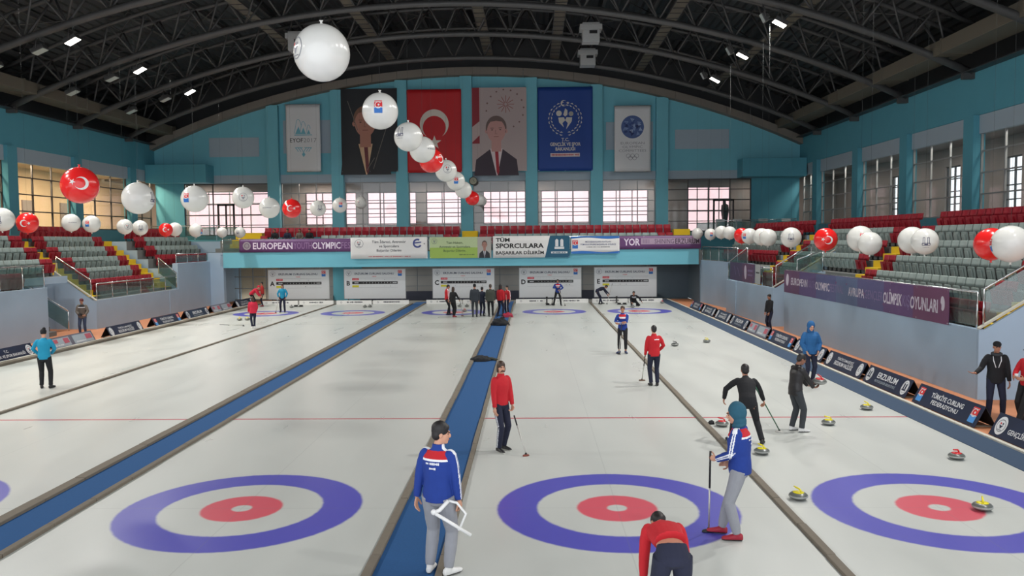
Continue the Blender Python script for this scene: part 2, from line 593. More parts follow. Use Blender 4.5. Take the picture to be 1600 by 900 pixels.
# ------------------------------------------------------------------ roof: corrugated arch sheet with purlins
def roof():
    mb = MB(); n = 118
    x0, x1 = XL - .8, XR + .8
    prof = []
    for i in range(n * 2 + 1):
        x = x0 + (x1 - x0) * i / (2 * n)
        prof.append((x, zc(x) + 2.55 + (.07 if i % 2 else 0)))
    ya, yb = -18, 49
    vs = []
    for x, z in prof: vs += [(x, ya, z), (x, yb, z)]
    fs = [(2 * i, 2 * i + 1, 2 * i + 3, 2 * i + 2) for i in range(len(prof) - 1)]
    mb.add(vs, fs)
    k = len(mb.v)
    vs = [(v[0], v[1], v[2] + .25) for v in vs]
    mb.add(vs, fs)
    o = struct(mb.build('ceiling', M['roof'], fix=False))
    pur = None
    for i in range(17):
        x = XL + .9 + (XR - XL - 1.8) * i / 16
        z = zc(x) + 2.3
        if pur is None:
            p = MB()
            p.b2(-.045, .045, ya, yb, -.1, .1); p.b2(-.1, .1, ya, yb, -.13, -.1); p.b2(-.1, .1, ya, yb, .1, .13)
            pur = p.build('purlin', M['steel'], o, loc=(x, 0, z))
        else:
            c = pur.copy(); COL.objects.link(c); c.location = (x, 0, z)
    # cross bracing rods below the sheet
    br = MB()
    for j, y in enumerate((-.8, 5.6, 12, 18.4, 24.8, 31.2, 37.6)):
        for i in range(0, 16, 2):
            xa = XL + .9 + (XR - XL - 1.8) * i / 16; xb = XL + .9 + (XR - XL - 1.8) * (i + 2) / 16
            br.tube([(xa, y + .3, zc(xa) + 2.1), (xb, y + 6.1, zc(xb) + 2.1)], .03, 6)
            br.tube([(xa, y + 6.1, zc(xa) + 2.1), (xb, y + .3, zc(xb) + 2.1)], .03, 6)
    br.build('bracing', M['steel'], o)
roof()

# ------------------------------------------------------------------ roof trusses
TR_Y = (44.0, 37.6, 31.2, 24.8, 18.4, 12.0, 5.6, -.8, -7.2)
TR_N = ['roof truss nearest the back wall', 'second roof truss from the back wall', 'third roof truss from the back wall', 'fourth roof truss from the back wall, across the upper corners', 'roof truss high over the middle of the hall', 'roof truss above the red line', 'roof truss above the near houses', 'roof truss over the near end of the ice', 'roof truss behind the viewer']
def truss():
    t = thing('roof_truss', 'grey arched tubular steel ' + TR_N[0], 'roof truss', (0, TR_Y[0], 0), 0, 'arched steel trusses under the roof')
    n = 24
    xs = [XL + .1 + (XR - XL - .2) * i / n for i in range(n + 1)]
    up = lambda x: zc(x) + 1.75
    mb = MB().tube([(x, 0, zc(x)) for x in xs], .165, 12); mb.build('lower_chord', M['steel'], t)
    xu = xs
    for sy in (-.8, .8):
        MB().tube([(x, sy, up(x)) for x in xu], .1, 10).build('upper_chord', M['steel'], t)
    for i in range(n):
        xm = (xs[i] + xs[i + 1]) / 2
        for sy in (-.8, .8):
            for xe in (xs[i], xs[i + 1]):
                if (xe == xs[0] or xe == xs[-1]): continue
                MB().tube([(xm, 0, zc(xm)), (xe, sy, up(xe))], .05, 8).build('web_member', M['steel'], t)
    for i in range(1, n, 2):
        MB().tube([(xs[i], -.8, up(xs[i])), (xs[i], .8, up(xs[i]))], .045, 8).build('cross_tie', M['steel'], t)
    for x, s in ((XL + .25, 1), (XR - .25, -1)):
        MB().b2(x - .25, x + .25, -.12, .12, zc(x) - .35, zc(x) + .1).build('bearing_shoe', M['steel'], t)
    return t
T0 = truss()
for y, nm in list(zip(TR_Y, TR_N))[1:]:
    dup(T0, loc=(0, y, 0), label='grey arched tubular steel ' + nm)

# ------------------------------------------------------------------ side walls, back wall
PIL_R = [44.6, 37.6, 31.2, 24.8, 18.4, 12.0, 5.6]
def side_wall(name, X, s, zl=4.3):
    """s = +1: wall on the right (interior towards -x)"""
    t = .35
    mb = MB()
    a, b_ = (X, X + t) if s > 0 else (X - t, X)
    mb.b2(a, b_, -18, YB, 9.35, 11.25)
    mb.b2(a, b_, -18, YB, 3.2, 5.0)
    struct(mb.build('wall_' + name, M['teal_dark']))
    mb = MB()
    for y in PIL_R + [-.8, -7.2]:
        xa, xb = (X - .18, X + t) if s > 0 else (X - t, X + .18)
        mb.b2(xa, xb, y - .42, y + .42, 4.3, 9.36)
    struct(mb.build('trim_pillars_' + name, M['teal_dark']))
    struct(MB().b2(a + .08, b_ - .02, -18, YB, 8.55, 9.35).build('trim_lintel_' + name, M['pale']))
    struct(MB().b2(X - .5 if s > 0 else X - .9, X + .9 if s > 0 else X + .5, -18, YB + .5, 11.25, 15.6 if False else 11.3).build('trim_eave_' + name, M['roof']))
    struct(MB().b2(X + .75 if s > 0 else X - .85, X + .85 if s > 0 else X - .75, -18, YB + .5, 11.2, 15).build('wall_eave_' + name, M['roof']))
side_wall('right', XR, 1)
side_wall('left', XL, -1)

def back_wall():
    # teal wall above the windows, cut to the arch
    zt = lambda x: zc(x) + .1
    pts = [(XL, 9.0)]
    pts = [(XL - .3, 9.05), (XR + .3, 9.05)]
    for i in range(41):
        x = XR + .3 - (XR - XL + .6) * i / 40
        pts.append((x, zt(x)))
    mb = MB().prism(pts, lambda u, v, d: (u, d, v), YB, YB + .4)
    struct(mb.build('wall_back', M['teal']))
    struct(MB().b2(XL, XR, YB - .02, YB + .38, 8.45, 9.05).build('trim_lintel_back', M['pale']))
    # plain wall pieces at both ends, parapet
    mb = MB()
    mb.b2(XL, -26.9, YB, YB + .4, 4.0, 8.45); mb.b2(14.75, XR, YB, YB + .4, 4.0, 8.45)
    mb.b2(-26.9, 14.75, YB, YB + .3, 4.0, 4.62); mb.b2(XL - .4, XR + .4, YB, YB + .3, 0, 4.0)
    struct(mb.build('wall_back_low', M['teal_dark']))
    # pillars
    mb = MB()
    for i in range(7):
        x = -20.1 + 4.72 * i
        mb.b2(x - .43, x + .43, YB - .42, YB + .3, 4.3, zc(x) - .45)
    struct(mb.build('trim_pillars_back', M['teal']))
    # arch beam, segmented
    mb = MB(); n = 26
    for i in range(n):
        xa = XL + (XR - XL) * i / n; xb = XL + (XR - XL) * (i + 1) / n - .02
        za, zb = zc(xa), zc(xb)
        vs = []
        for y in (YB - .75, YB + .1):
            vs += [(xa, y, za - .42), (xb, y, zb - .42), (xb, y, zb + .12), (xa, y, za + .12)]
        mb.add(vs, [(0, 1, 2, 3), (7, 6, 5, 4), (0, 4, 5, 1), (1, 5, 6, 2), (2, 6, 7, 3), (3, 7, 4, 0)])
    struct(mb.build('trim_arch', M['conc_arch']))
    struct(MB().b2(XL - 1, XR + 1, YB + .42, YB + .6, 8.9, 19.2).build('wall_gable', M['roof']))
    # pale recessed panels high on the wall
    pan = [(-24.9, -21.2, 10.4, 11.8), (-19.4, -15.9, 10.6, 13.0), (4.2, 7.6, 10.6, 12.6), (9.2, 13.1, 10.6, 12.0), (-9.0, -7, 10.6, 12.6)]
    for a, b_, z0, z1 in pan[:4]:
        struct(MB().b2(a, b_, YB - .03, YB + .05, z0, z1).build('trim_panel', M['pale'], bevel=.01))
    # boxed-out corners
    for a, b_ in ((13.7, XR), (XL, -24.6)):
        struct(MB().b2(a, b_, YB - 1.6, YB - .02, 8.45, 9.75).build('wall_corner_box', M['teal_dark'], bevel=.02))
back_wall()

# ------------------------------------------------------------------ window bays: frame, panes, grid of bars
wn = [0]
def window_bay(p0, p1, z0, z1, nv, nh, depth_dir, name_mat, door=False, pane=None):
    """p0, p1: plan points of the bay; bars on a plane through them"""
    wn[0] += 1
    p0 = Vector((p0[0], p0[1], 0)); p1 = Vector((p1[0], p1[1], 0))
    L = (p1 - p0).length; u = (p1 - p0).normalized()
    rz = atan2(u.y, u.x)
    root = thing('window_%d' % wn[0], None, None, (p0.x, p0.y, 0), rz)
    root['kind'] = 'structure'
    f = MB()
    w = .07
    f.b2(0, L, -.05, .05, z0, z0 + w); f.b2(0, L, -.05, .05, z1 - w, z1)
    f.b2(0, w, -.05, .05, z0, z1); f.b2(L - w, L, -.05, .05, z0, z1)
    for i in range(1, nv):
        f.b2(L * i / nv - .035, L * i / nv + .035, -.045, .045, z0, z1)
    for i in range(1, nh):
        z = z0 + (z1 - z0) * i / nh
        f.b2(0, L, -.035, .035, z - .03, z + .03)
    if door:
        xa, xb = L * door[0], L * door[1]
        f.b2(xa, xa + .12, -.06, .06, z0, z0 + 2.35); f.b2(xb - .12, xb, -.06, .06, z0, z0 + 2.35); f.b2(xa, xb, -.06, .06, z0 + 2.2, z0 + 2.35)
        f.b2((xa + xb) / 2 - .05, (xa + xb) / 2 + .05, -.06, .06, z0, z0 + 2.3)
    f.build('window_frame', name_mat, root)
    MB().b2(.02, L - .02, -.006, .006, z0 + .02, z1 - .02).build('pane', pane or M['wglass'], root)
    return root
xs = [-20.1 + 4.72 * i for i in range(7)]
zb0, zb1 = 4.62, 8.45
for i in range(6):
    window_bay((xs[i] + .43, YB + .15), (xs[i + 1] - .43, YB + .15), zb0, zb1, 3, 5, 1, M['frame'])
window_bay((xs[6] + .43, YB + .15), (14.75, YB + .15), zb0, zb1, 4, 5, 1, M['darkframe'], (.55, .8))
window_bay((-26.9, YB + .15), (xs[0] - .43, YB + .15), zb0, zb1, 3, 5, 1, M['darkframe'], (.38, .58))
for X, s, fm in ((XR + .2, 1, M['frame']), (XL - .2, -1, M['darkframe'])):
    ys = [47.9] + PIL_R + [-.8]
    for i in range(len(ys) - 1):
        a = ys[i] - (.42 if i else 0); b_ = ys[i + 1] + .42
        window_bay((X, a), (X, b_), 5.0, 8.72, 3 if i else 2, 4 if s > 0 else 4, 1, fm)

# ------------------------------------------------------------------ corridors behind the glass
def corridors():
    # rear corridor
    struct(MB().b2(XL - 4, XR + 4, YB + .4, 53, 4.0, 4.3).build('floor_corridor', M['concrete']))
    struct(MB().b2(XL - 4, XR + 4, YB + .4, 53, 8.75, 9.0).build('ceiling_corridor', M['corridor']))
    y = 52.0
    wins = [(-28.2, -21.6, 4.35, 8.1), (-18.9, -14.9, 5.35, 7.95), (-14.05, -10.2, 5.35, 7.95), (-9.45, -5.7, 5.35, 7.95), (-5.0, -1.1, 5.35, 7.95), (-.5, 3.25, 5.35, 7.95), (4.1, 7.8, 5.35, 7.95), (10.75, 14.1, 4.35, 8.1)]
    mb = MB(); x = XL - 4
    for a, b_, z0, z1 in wins:
        mb.b2(x, a, y, y + .3, 4.0, 9.0)
        mb.b2(a, b_, y, y + .3, 4.0, z0); mb.b2(a, b_, y, y + .3, z1, 9.0)
        x = b_
    mb.b2(x, XR + 4, y, y + .3, 4.0, 9.0)
    struct(mb.build('wall_outer_back', M['corridor']))
    for i, (a, b_, z0, z1) in enumerate(wins):
        wide = i in (0, 7)
        window_bay((a, y + .15), (b_, y + .15), z0, z1, 4 if wide else 3, 4, 1, M['darkframe'] if not wide else M['frame'], pane=M['rose'])
    # side corridors: warm on the left, grey on the right
    struct(MB().b2(-33.2, XL - .35, -18, YB + .4, 8.9, 9.1).build('ceiling_corridor_left', M['beige']))
    struct(MB().b2(-33.2, XL - .35, -18, YB + .4, 4.0, 4.3).build('floor_corridor_left', M['concrete']))
    struct(MB().b2(-33.5, -33.2, -18, 53, 4.0, 9.1).build('wall_outer_left', M['beige']))
    struct(MB().b2(XR + .35, 22.2, -18, YB + .4, 9.0, 9.1).build('ceiling_corridor_right', M['corridor']))
    struct(MB().b2(XR + .35, 22.2, -18, YB + .4, 4.0, 4.3).build('floor_corridor_right', M['concrete']))
    mb = MB(); y0 = -18
    wy = [(14.5, 16.4), (21.0, 22.8), (27.9, 29.4), (33.6, 35.2), (40.8, 42.3)]
    for a, b_ in wy:
        mb.b2(22.2, 22.5, y0, a, 4.0, 9.1); mb.b2(22.2, 22.5, a, b_, 4.0, 5.2); mb.b2(22.2, 22.5, a, b_, 8.0, 9.1); y0 = b_
    mb.b2(22.2, 22.5, y0, 53, 4.0, 9.1)
    struct(mb.build('wall_outer_right', M['corridor']))
    for a, b_ in wy:
        window_bay((22.35, b_), (22.35, a), 5.2, 8.0, 2, 4, 1, M['darkframe'])
    # pale boarded strips and doors of the left corridor seen through the glass
    for y_ in (33.0, 36.5, 39.4, 43.6):
        struct(MB().b2(-33.2, -33.12, y_ - .55, y_ + .55, 4.3, 6.9).build('door_corridor', M['corridor'], bevel=.01))
corridors()
M['fill_warm'] = emit('added_tube_warm', (255, 226, 180), 5); M['fill_cool'] = emit('added_tube_cool', (250, 246, 240), 3)  # glow of the added fill lamps in the corridors and under the balcony
def corridor_fill_lamps():  # lamps added to brighten the corridors; side rows tucked out of view behind the lintels
    for i in range(7):
        y = 46 - 6.4 * i
        for x, mm, zz, w, c, side in ((-29.75, M['fill_warm'], 8.86, 560, (255, 226, 190), 'left'), (18.9, M['fill_cool'], 8.96, 130, (255, 244, 232), 'right')):
            t = thing('added_lamp', 'added fill lamp in the corridor behind the %s windows, %s from the end wall' % (side, ORD[i + 1]), 'lamp', (x, y, zz), 0, 'added corridor lamps')
            MB().b2(-.16, .16, -1.2, 1.2, -.03, .03).build('lamp_tray', M['white'], t)
            MB().b2(-.11, .11, -1.15, 1.15, -.05, -.031).build('diffuser', mm, t)
            light('lamp', 'AREA', (0, 0, -.07), w, c, .3, 2.2, parent=t)
    for i in range(6):  # rear corridor row, likewise added as fill light
        x = -26 + 8.4 * i
        t = thing('added_lamp', 'added fill lamp in the corridor behind the end windows, %s from the left' % ORD[i + 1], 'lamp', (x, 50.2, 8.7), 0, 'added corridor lamps')
        MB().b2(-1.2, 1.2, -.16, .16, -.03, .03).build('lamp_tray', M['white'], t)
        MB().b2(-1.15, 1.15, -.11, .11, -.05, -.031).build('diffuser', M['fill_cool'], t)
        light('lamp', 'AREA', (0, 0, -.07), 90 if i > 1 else 240, (255, 236, 220), 2.2, .3, parent=t)
corridor_fill_lamps()
for i in range(5):  # fill lamps added to lift the dark space below the balcony
    t = thing('added_lamp', 'added fill lamp under the balcony above scoreboard %s' % 'ABCDE'[i], 'lamp', (-16.6 + 5.4 * i, 43.4, 2.44), 0, 'added lamps under the balcony')
    MB().b2(-.3, .3, -.3, .3, -.04, .01).build('lamp_tray', M['white'], t)
    MB().b2(-.25, .25, -.25, .25, -.05, -.041).build('diffuser', M['fill_cool'], t)
    light('lamp', 'AREA', (0, 0, -.07), 85, (255, 248, 238), .5, .5, parent=t)

# ------------------------------------------------------------------ space under the balcony
def under_balcony():
    mb = MB(); mb.b2(-19.0, 9.6, 45.4, 45.7, 0, 2.5)
    struct(mb.build('wall_back_lower', M['greywall']))
    g = MB()
    for x in [-18 + 1.45 * i for i in range(19)]: g.b2(x - .012, x + .012, 45.38, 45.4, 0, 2.5)
    for z in (.95, 1.7): g.b2(-19, 9.6, 45.38, 45.4, z - .012, z + .012)
    struct(g.build('trim_panel_joints', M['slate']))
    struct(MB().b2(6.95, 9.62, 45.1, 45.4, 0, 2.5).build('wall_back_slate', M['slate']))
    struct(MB().b2(-15.2, -13.2, 45.2, 45.4, 0, 2.5).build('wall_back_teal', M['teal_dark']))
    struct(MB().b2(-13.2, 7.2, 44.6, 44.9, 0, .62).build('baseboard_back', M['navy'], bevel=.03))
    struct(MB().b2(-19.0, -15.2, 45.0, 45.2, 0, .35).build('baseboard_back_left', M['greywall']))
    window_bay((-22.8, 45.3), (-19.0, 45.3), 0.05, 2.5, 4, 3, 1, M['frame'])
    struct(MB().b2(-25, -17, 46.6, 46.9, 0, 2.5).build('wall_room_beyond', M['beige']))
    struct(MB().b2(9.6, 9.75, 41.3, 45.7, 0, 2.5).build('wall_back_return', M['slate']))
under_balcony()
# ------------------------------------------------------------------ camera projection (only used to leave out seats outside the frame)
CAMP = Vector((-1.2804, -12.426, 4.0885))
def in_view(p, mx=1.06):
    d = Vector(p) - CAMP
    y = d.y
    if y < 1: return False
    u = (d.x + .0237 * y) / y; v = (d.z) / y
    return abs(u * 1291) < 800 * mx and -520 < v * 1291 - 75 < 470

# ------------------------------------------------------------------ stands: stepped terraces with pale walls
def plan(p0, p1, n):
    p0 = Vector((p0[0], p0[1])); p1 = Vector((p1[0], p1[1]))
    u = (p1 - p0); L = u.length; u.normalize()
    nn = Vector((-u.y, u.x))
    if nn.dot(Vector(n)) < 0: nn = -nn
    return p0, u, nn, L
def terrace(name, p0, p1, n, prof, zbase=0.0):
    P, u, nn, L = plan(p0, p1, n)
    mb = MB()
    at = lambda s, d, z: (P.x + u.x * s + nn.x * d, P.y + u.y * s + nn.y * d, z)
    N = len(prof)
    vs = [at(0, d, z) for d, z in prof] + [at(L, d, z) for d, z in prof]
    for i in range(N - 1):
        (d0, z0), (d1, z1) = prof[i], prof[i + 1]
        mi = 0 if (i < 3) else 1
        mb.add([vs[i], vs[i + 1], vs[N + i + 1], vs[N + i]], [(0, 1, 2, 3)], mi)
    poly = prof + [(prof[-1][0], zbase), (prof[0][0], zbase)]
    tri = geometry.tessellate_polygon([[Vector((a, b_, 0)) for a, b_ in poly]])
    for s in (0, L):
        mb.add([at(s, d, z) for d, z in poly], [tuple(t) for t in tri], 0)
    if zbase > 0:
        mb.add([at(0, prof[0][0], zbase), at(L, prof[0][0], zbase), at(L, prof[-1][0], zbase), at(0, prof[-1][0], zbase)], [(0, 1, 2, 3)], 0)
    return struct(mb.build(name, [M['stand'], M['concrete']]))
PT = .7
ZR = lambda k: 1.53 + .54 * k
def profile(ztop, k0, d_first, deck, kmax=5):
    pr = [(0, 0), (0, ztop), (.14, ztop), (.14, min(ZR(k0), ztop)), (d_first, min(ZR(k0), ztop))]
    for k in range(k0, kmax + 1):
        d = d_first + PT * (k - k0)
        pr.append((d, ZR(k)))
        pr.append((d + PT if k < kmax else deck, ZR(k)))
    return pr

SECT = {}
# right stand
terrace('floor_stand_right', (9.85, 8.4), (9.85, 24.2), (1, 0), profile(1.77, 0, .4, 8.3))
up = [(2.1, 2.42), (2.1, 2.65)]
up = [(1.8, 2.4), (1.8, 2.4), (1.8, 2.4), (1.8, 2.61)]
for k in range(2, 6):
    d = .4 + PT * k
    up.append((d, ZR(k))); up.append((d + PT if k < 5 else 8.3, ZR(k)))
terrace('floor_stand_right_passage', (9.85, 24.2), (9.85, 26.0), (1, 0), up, 2.42)
struct(MB().b2(10.27, 11.1, 20.9, 23.4, 2.24, 2.4).build('trim_passage_roof', M['cyan']))
struct(MB().b2(15.5, 15.7, 24.2, 26.0, 0, 2.42).build('wall_passage', M['slate']))
terrace('floor_stand_right_far', (9.85, 26.0), (9.7, 32.1), (1, 0), profile(1.8, 0, .4, 8.4))
struct(MB().b2(9.66, 9.84, 32.1, 34.2, 0, 1.8).build('floor_stand_right_low', M['stand']))
struct(MB().b2(9.84, 10.6, 32.1, 34.2, 0, 1.53).build('floor_stand_right_landing', M['concrete']))
terrace('floor_stand_right_corner', (10.6, 32.15), (9.66, 41.3), (1, .2), profile(2.72, 2, .85, 9.5))
struct(MB().b2(9.68, 18.2, 41.35, 48.3, 0, 3.3).build('floor_stand_right_end', M['concrete']))
# left stand
terrace('floor_stand_left_near', (-22.0, 22.4), (-22.0, 2.0), (-1, 0), profile(2.25, 1, .4, 7.0))
upl = [(1.1, 2.3), (1.1, 2.3), (1.1, 2.3), (1.1, ZR(2))]
for k in range(2, 6):
    d = .4 + PT * (k - 1)
    upl.append((d, ZR(k))); upl.append((d + PT if k < 5 else 7.0, ZR(k)))
terrace('floor_stand_left_passage', (-22.0, 25.9), (-22.0, 22.4), (-1, 0), upl, 2.3)
terrace('floor_stand_left', (-22.2, 26.8), (-22.3, 34.95), (-1, 0), profile(1.38, 0, .4, 6.8))
pl2 = profile(2.65, 2, .85, 7.6)
terrace('floor_stand_left_corner', (-22.65, 36.2), (-21.55, 43.0), (-1, 0), [(.82, 0), (.82, 2.6), (.84, 2.6), (.84, 2.6)] + pl2[5:])
struct(MB().b2(-22.6, -22.27, 36.15, 43.6, 0, 2.9).build('floor_stand_left_front', M['stand']))
struct(MB().b2(-29, -22.6, 36.16, 36.22, 0, 2.58).build('floor_stand_left_return', M['stand']))
struct(MB().b2(-22.5, -21.4, 41.1, 41.5, 0, 3.45).build('floor_stand_left_end', M['stand']))
struct(MB().b2(-29, -22.2, 43.5, 48.3, 0, 4.2).build('floor_stand_left_rear', M['stand']))
struct(MB().b2(-28.9, -26.9, 22.4, 26.68, 2.5, 4.2).build('wall_passage_left', M['stand']))
# stair to the ice level in the left passage
mb = MB()
for i in range(7):
    mb.b2(-22.6 - .3 * i, -26.3, 22.45, 24.0, .2 * i, .2 * (i + 1))
struct(mb.build('trim_passage_steps', M['concrete']))
# balcony
mb = MB()
mb.b2(-21.6, 9.5, 41.1, 41.45, 2.45, 3.45)
struct(mb.build('wall_balcony_front', M['cyan']))
mb = MB()
mb.b2(-22.2, 9.7, 41.45, 48.3, 2.45, 2.6)
mb.b2(-22.2, 9.7, 41.45, 41.9, 2.6, 3.4); mb.b2(-22.2, 9.7, 41.9, 42.8, 2.6, 3.72); mb.b2(-22.2, 9.7, 42.8, 48.3, 2.6, 4.25)
struct(mb.build('floor_balcony', M['concrete']))

# ------------------------------------------------------------------ yellow stairs
def stairs(p0, p1, n, s0, s1, k0, k1, d_first, label, name='stairway'):
    P, u, nn, L = plan(p0, p1, n)
    mb = MB()
    def bx(d0, d1, z0, z1):
        vs = []
        for z in (z0, z1):
            for s, d in ((s0, d0), (s1, d0), (s1, d1), (s0, d1)):
                q = P + u * s + nn * d
                vs.append((q.x, q.y, z))
        mb.add(vs, [(3, 2, 1, 0), (4, 5, 6, 7), (0, 1, 5, 4), (1, 2, 6, 5), (2, 3, 7, 6), (3, 0, 4, 7)])
    for k in range(k0, k1 + 1):
        d = d_first + PT * (k - k0)
        bx(d + .004, d + PT, ZR(k) + .001, ZR(k) + .02)
        if k < k1: bx(d + .36, d + PT - .005, ZR(k) + .02, ZR(k) + .29)
        if k > k0: bx(d - .02, d + .01, ZR(k) - .26, ZR(k) + .02)
    o = mb.build(name, M['yellow'])
    return setp(o, label, 'stairs')
def parapet(name, X0, s, y0, y1, z0, slope, dmax):
    poly = [(0, 0), (0, z0), (.15, z0), (dmax, z0 + slope * dmax), (dmax, 0)]
    mb = MB().prism(poly, lambda u, v, d: (X0 + s * u, d, v), y0, y1)
    struct(mb.build(name, M['stand']))
    c = MB(); c.add([(X0 + s * (.0), y0 - .02, z0), (X0 + s * dmax, y0 - .02, z0 + slope * dmax), (X0 + s * dmax, y1 + .02, z0 + slope * dmax), (X0, y1 + .02, z0), (X0, y0 - .02, z0 + .05), (X0 + s * dmax, y0 - .02, z0 + slope * dmax + .05), (X0 + s * dmax, y1 + .02, z0 + slope * dmax + .05), (X0, y1 + .02, z0 + .05)], [(0, 1, 2, 3), (7, 6, 5, 4), (0, 4, 5, 1), (1, 5, 6, 2), (2, 6, 7, 3), (3, 7, 4, 0)])
    struct(c.build('trim_parapet_cap', M['cream']))
parapet('floor_stand_right_parapet', 9.85, 1, 8.32, 8.39, 1.77, .6, 4.6)
parapet('floor_stand_right_far_parapet', 9.86, 1, 25.93, 25.99, 1.8, .6, 4.2)
parapet('floor_stand_left_parapet', -22.2, -1, 26.7, 26.79, 1.36, .7, 2.0)
RN = ((9.85, 8.4), (9.85, 24.2), (1, 0))
stairs(*RN, .05, 1.1, 0, 5, .4, 'yellow painted steps along the near end of the right stand')
stairs(*RN, 11.2, 12.4, 0, 5, .4, 'yellow painted aisle steps in the middle of the right stand')
RF = ((9.85, 26.0), (9.7, 32.1), (1, 0))
stairs(*RF, 4.85, 6.05, 0, 5, .4, 'yellow painted aisle steps at the far end of the right stand')
LF = ((-22.2, 26.8), (-22.3, 34.95), (-1, 0))
stairs(*LF, .05, 1.1, 0, 5, .4, 'yellow steps along the near end of the left stand above the photographer')
LC = ((-22.27, 34.96), (-22.27, 36.14), (-1, 0))
terrace('floor_stand_left_aisle', (-22.27, 34.96), (-22.27, 36.14), (-1, 0), profile(1.38, 0, .4, 6.7))
stairs(*LC, 0.04, 1.14, 0, 5, .4, 'wide yellow aisle steps in the middle of the left stand')
BA = ((-22, 41.5), (9.7, 41.5), (0, 1))
for xa, xb, lab in ((-21.4, -19.6, 'yellow balcony steps at the left end'), (-5.95, -4.9, 'yellow balcony steps in the middle behind the banners'), (8.3, 9.4, 'yellow balcony steps at the right end')):
    mb = MB().b2(xa, xb, 41.92, 42.35, 3.72, 3.74).b2(xa, xb, 42.35, 42.79, 3.72, 4.0).b2(xa, xb, 42.79, 44.2, 4.0, 4.27).b2(xa, xb, 43.5, 44.2, 4.27, 4.75)
    setp(mb.build('stairway', M['yellow']), lab, 'stairs')

# ------------------------------------------------------------------ seats
def seat_meshes(mt, pw):
    b = MB()
    n = 8
    # curved backrest with rolled top
    def back(x, z):
        return (x, -.015 - .05 * (1 - (x / .235) ** 2) + .10 * 0 - (z - .5) * .18, z)
    vs = []; fs = []
    zs = (.54, .66, .78, .81)
    for j, z in enumerate(zs):
        for i in range(n + 1):
            x = -.235 + .47 * i / n
            p = back(x, z); vs.append(p)
    for j, z in enumerate(zs):
        for i in range(n + 1):
            x = -.235 + .47 * i / n
            p = back(x, z); vs.append((p[0], p[1] - .045, p[2]))
    w = n + 1; K = len(zs) * w
    for j in range(len(zs) - 1):
        for i in range(n):
            fs.append((j * w + i, j * w + i + 1, (j + 1) * w + i + 1, (j + 1) * w + i))
            fs.append((K + j * w + i, K + (j + 1) * w + i, K + (j + 1) * w + i + 1, K + j * w + i + 1))
    for i in range(n):
        fs.append((i, K + i, K + i + 1, i + 1)); t = (len(zs) - 1) * w
        fs.append((t + i, t + i + 1, K + t + i + 1, K + t + i))
    for j in range(len(zs) - 1):
        fs.append((j * w, (j + 1) * w, K + (j + 1) * w, K + j * w))
        fs.append((j * w + n, K + j * w + n, K + (j + 1) * w + n, (j + 1) * w + n))
    b.add(vs, fs, 0, True)
    # folded-up pan
    p = MB()
    R = Matrix.Rotation(radians(-12), 3, 'X')
    p.box((0, .035, .36), (pw, .05, .40), 0, R)
    p.box((0, .085, .34), (.24, .03, .28), 0, R)
    q = MB()
    q.box((0, -.05, .12), (.06, .06, .24)); q.box((0, -.05, .24), (.42, .045, .05)); q.box((0, -.03, .02), (.16, .14, .03))
    def fin(mb, nm, m_):
        me = mb.mesh(nm, m_); bm = bmesh.new(); bm.from_mesh(me)
        bmesh.ops.recalc_face_normals(bm, faces=bm.faces)
        es = [e for e in bm.edges if e.calc_face_angle(0) > .7]
        bmesh.ops.bevel(bm, geom=es, offset=.012, segments=2, affect='EDGES')
        bm.to_mesh(me); bm.free(); return me
    return fin(b, 'backrest', mt), fin(p, 'seat_pan', mt), fin(q, 'bracket', M['seat_dark'])
SM = {'grey': seat_meshes(M['seat_grey'], .36), 'red': seat_meshes(M['seat_red'], .46)}
SEATS = []
ROWN = ['front', 'second', 'third', 'fourth', 'fifth', 'back']
def seat_row(p0, p1, n, s0, s1, d, z, rule, row, sect, endname, group):
    P, u, nn, L = plan(p0, p1, n)
    N = int((s1 - s0) / .5 + .01)
    rz = atan2(-nn.y, -nn.x) - pi / 2
    for i in range(N):
        s = s0 + (s1 - s0) * (i + .5) / N
        q = P + u * s + nn * d
        c = rule(i, N)
        if c is None: continue
        p = (q.x, q.y, z)
        if not in_view((q.x, q.y, z + .5)): continue
        SEATS.append((p, rz, c, '%s plastic chair, %s from the %s, %s row, %s' % (c, ORD[i + 1], endname, row, sect), '%s chairs of the %s' % (c, sect)))
allred = lambda i, N: 'red'
ends2 = lambda i, N: 'red' if i < 2 or i >= N - 2 else 'grey'
near2 = lambda i, N: 'red' if i < 2 else 'grey'
far2 = lambda i, N: 'red' if i >= N - 2 else 'grey'
for k in range(6):
    r = allred if k in (0, 5) else ends2
    d = .4 + PT * k + .5
    seat_row(*RN, 1.2, 11.15, d, ZR(k), (lambda i, N: 'red') if k == 5 else ((lambda i, N: 'red' if i < 5 else 'grey') if k == 0 else ends2), ROWN[k], 'right stand near block', 'camera end', 'g')
    if k >= 2:
        seat_row((9.85, 20.85), (9.75, 30.9), (1, 0), .05, 9.9, d, ZR(k), r, ROWN[k], 'right stand far block', 'camera end', 'g')
    else:
        seat_row((9.85, 26.1), (9.75, 30.9), (1, 0), .05, 4.7, d, ZR(k), r, ROWN[k], 'right stand far block', 'passage end', 'g')
RC = ((10.6, 32.2), (9.66, 41.3), (1, .2))
for k in (2, 3, 4, 5):
    d = .85 + PT * (k - 2) + .5
    seat_row(*RC, .1, 8.8, d, ZR(k), allred if k in (2, 5) else near2, ROWN[k - 2], 'right stand corner block', 'aisle', 'g')
for k in range(1, 6):
    d = .4 + PT * (k - 1) + .5
    seat_row((-22.0, 22.3 if k == 1 else 25.8), (-22.0, 12.0), (-1, 0), .1, 9.8 if k == 1 else 13.3, d, ZR(k), allred if k in (1, 5) else near2, ROWN[k - 1], 'left stand near block', 'passage', 'g')
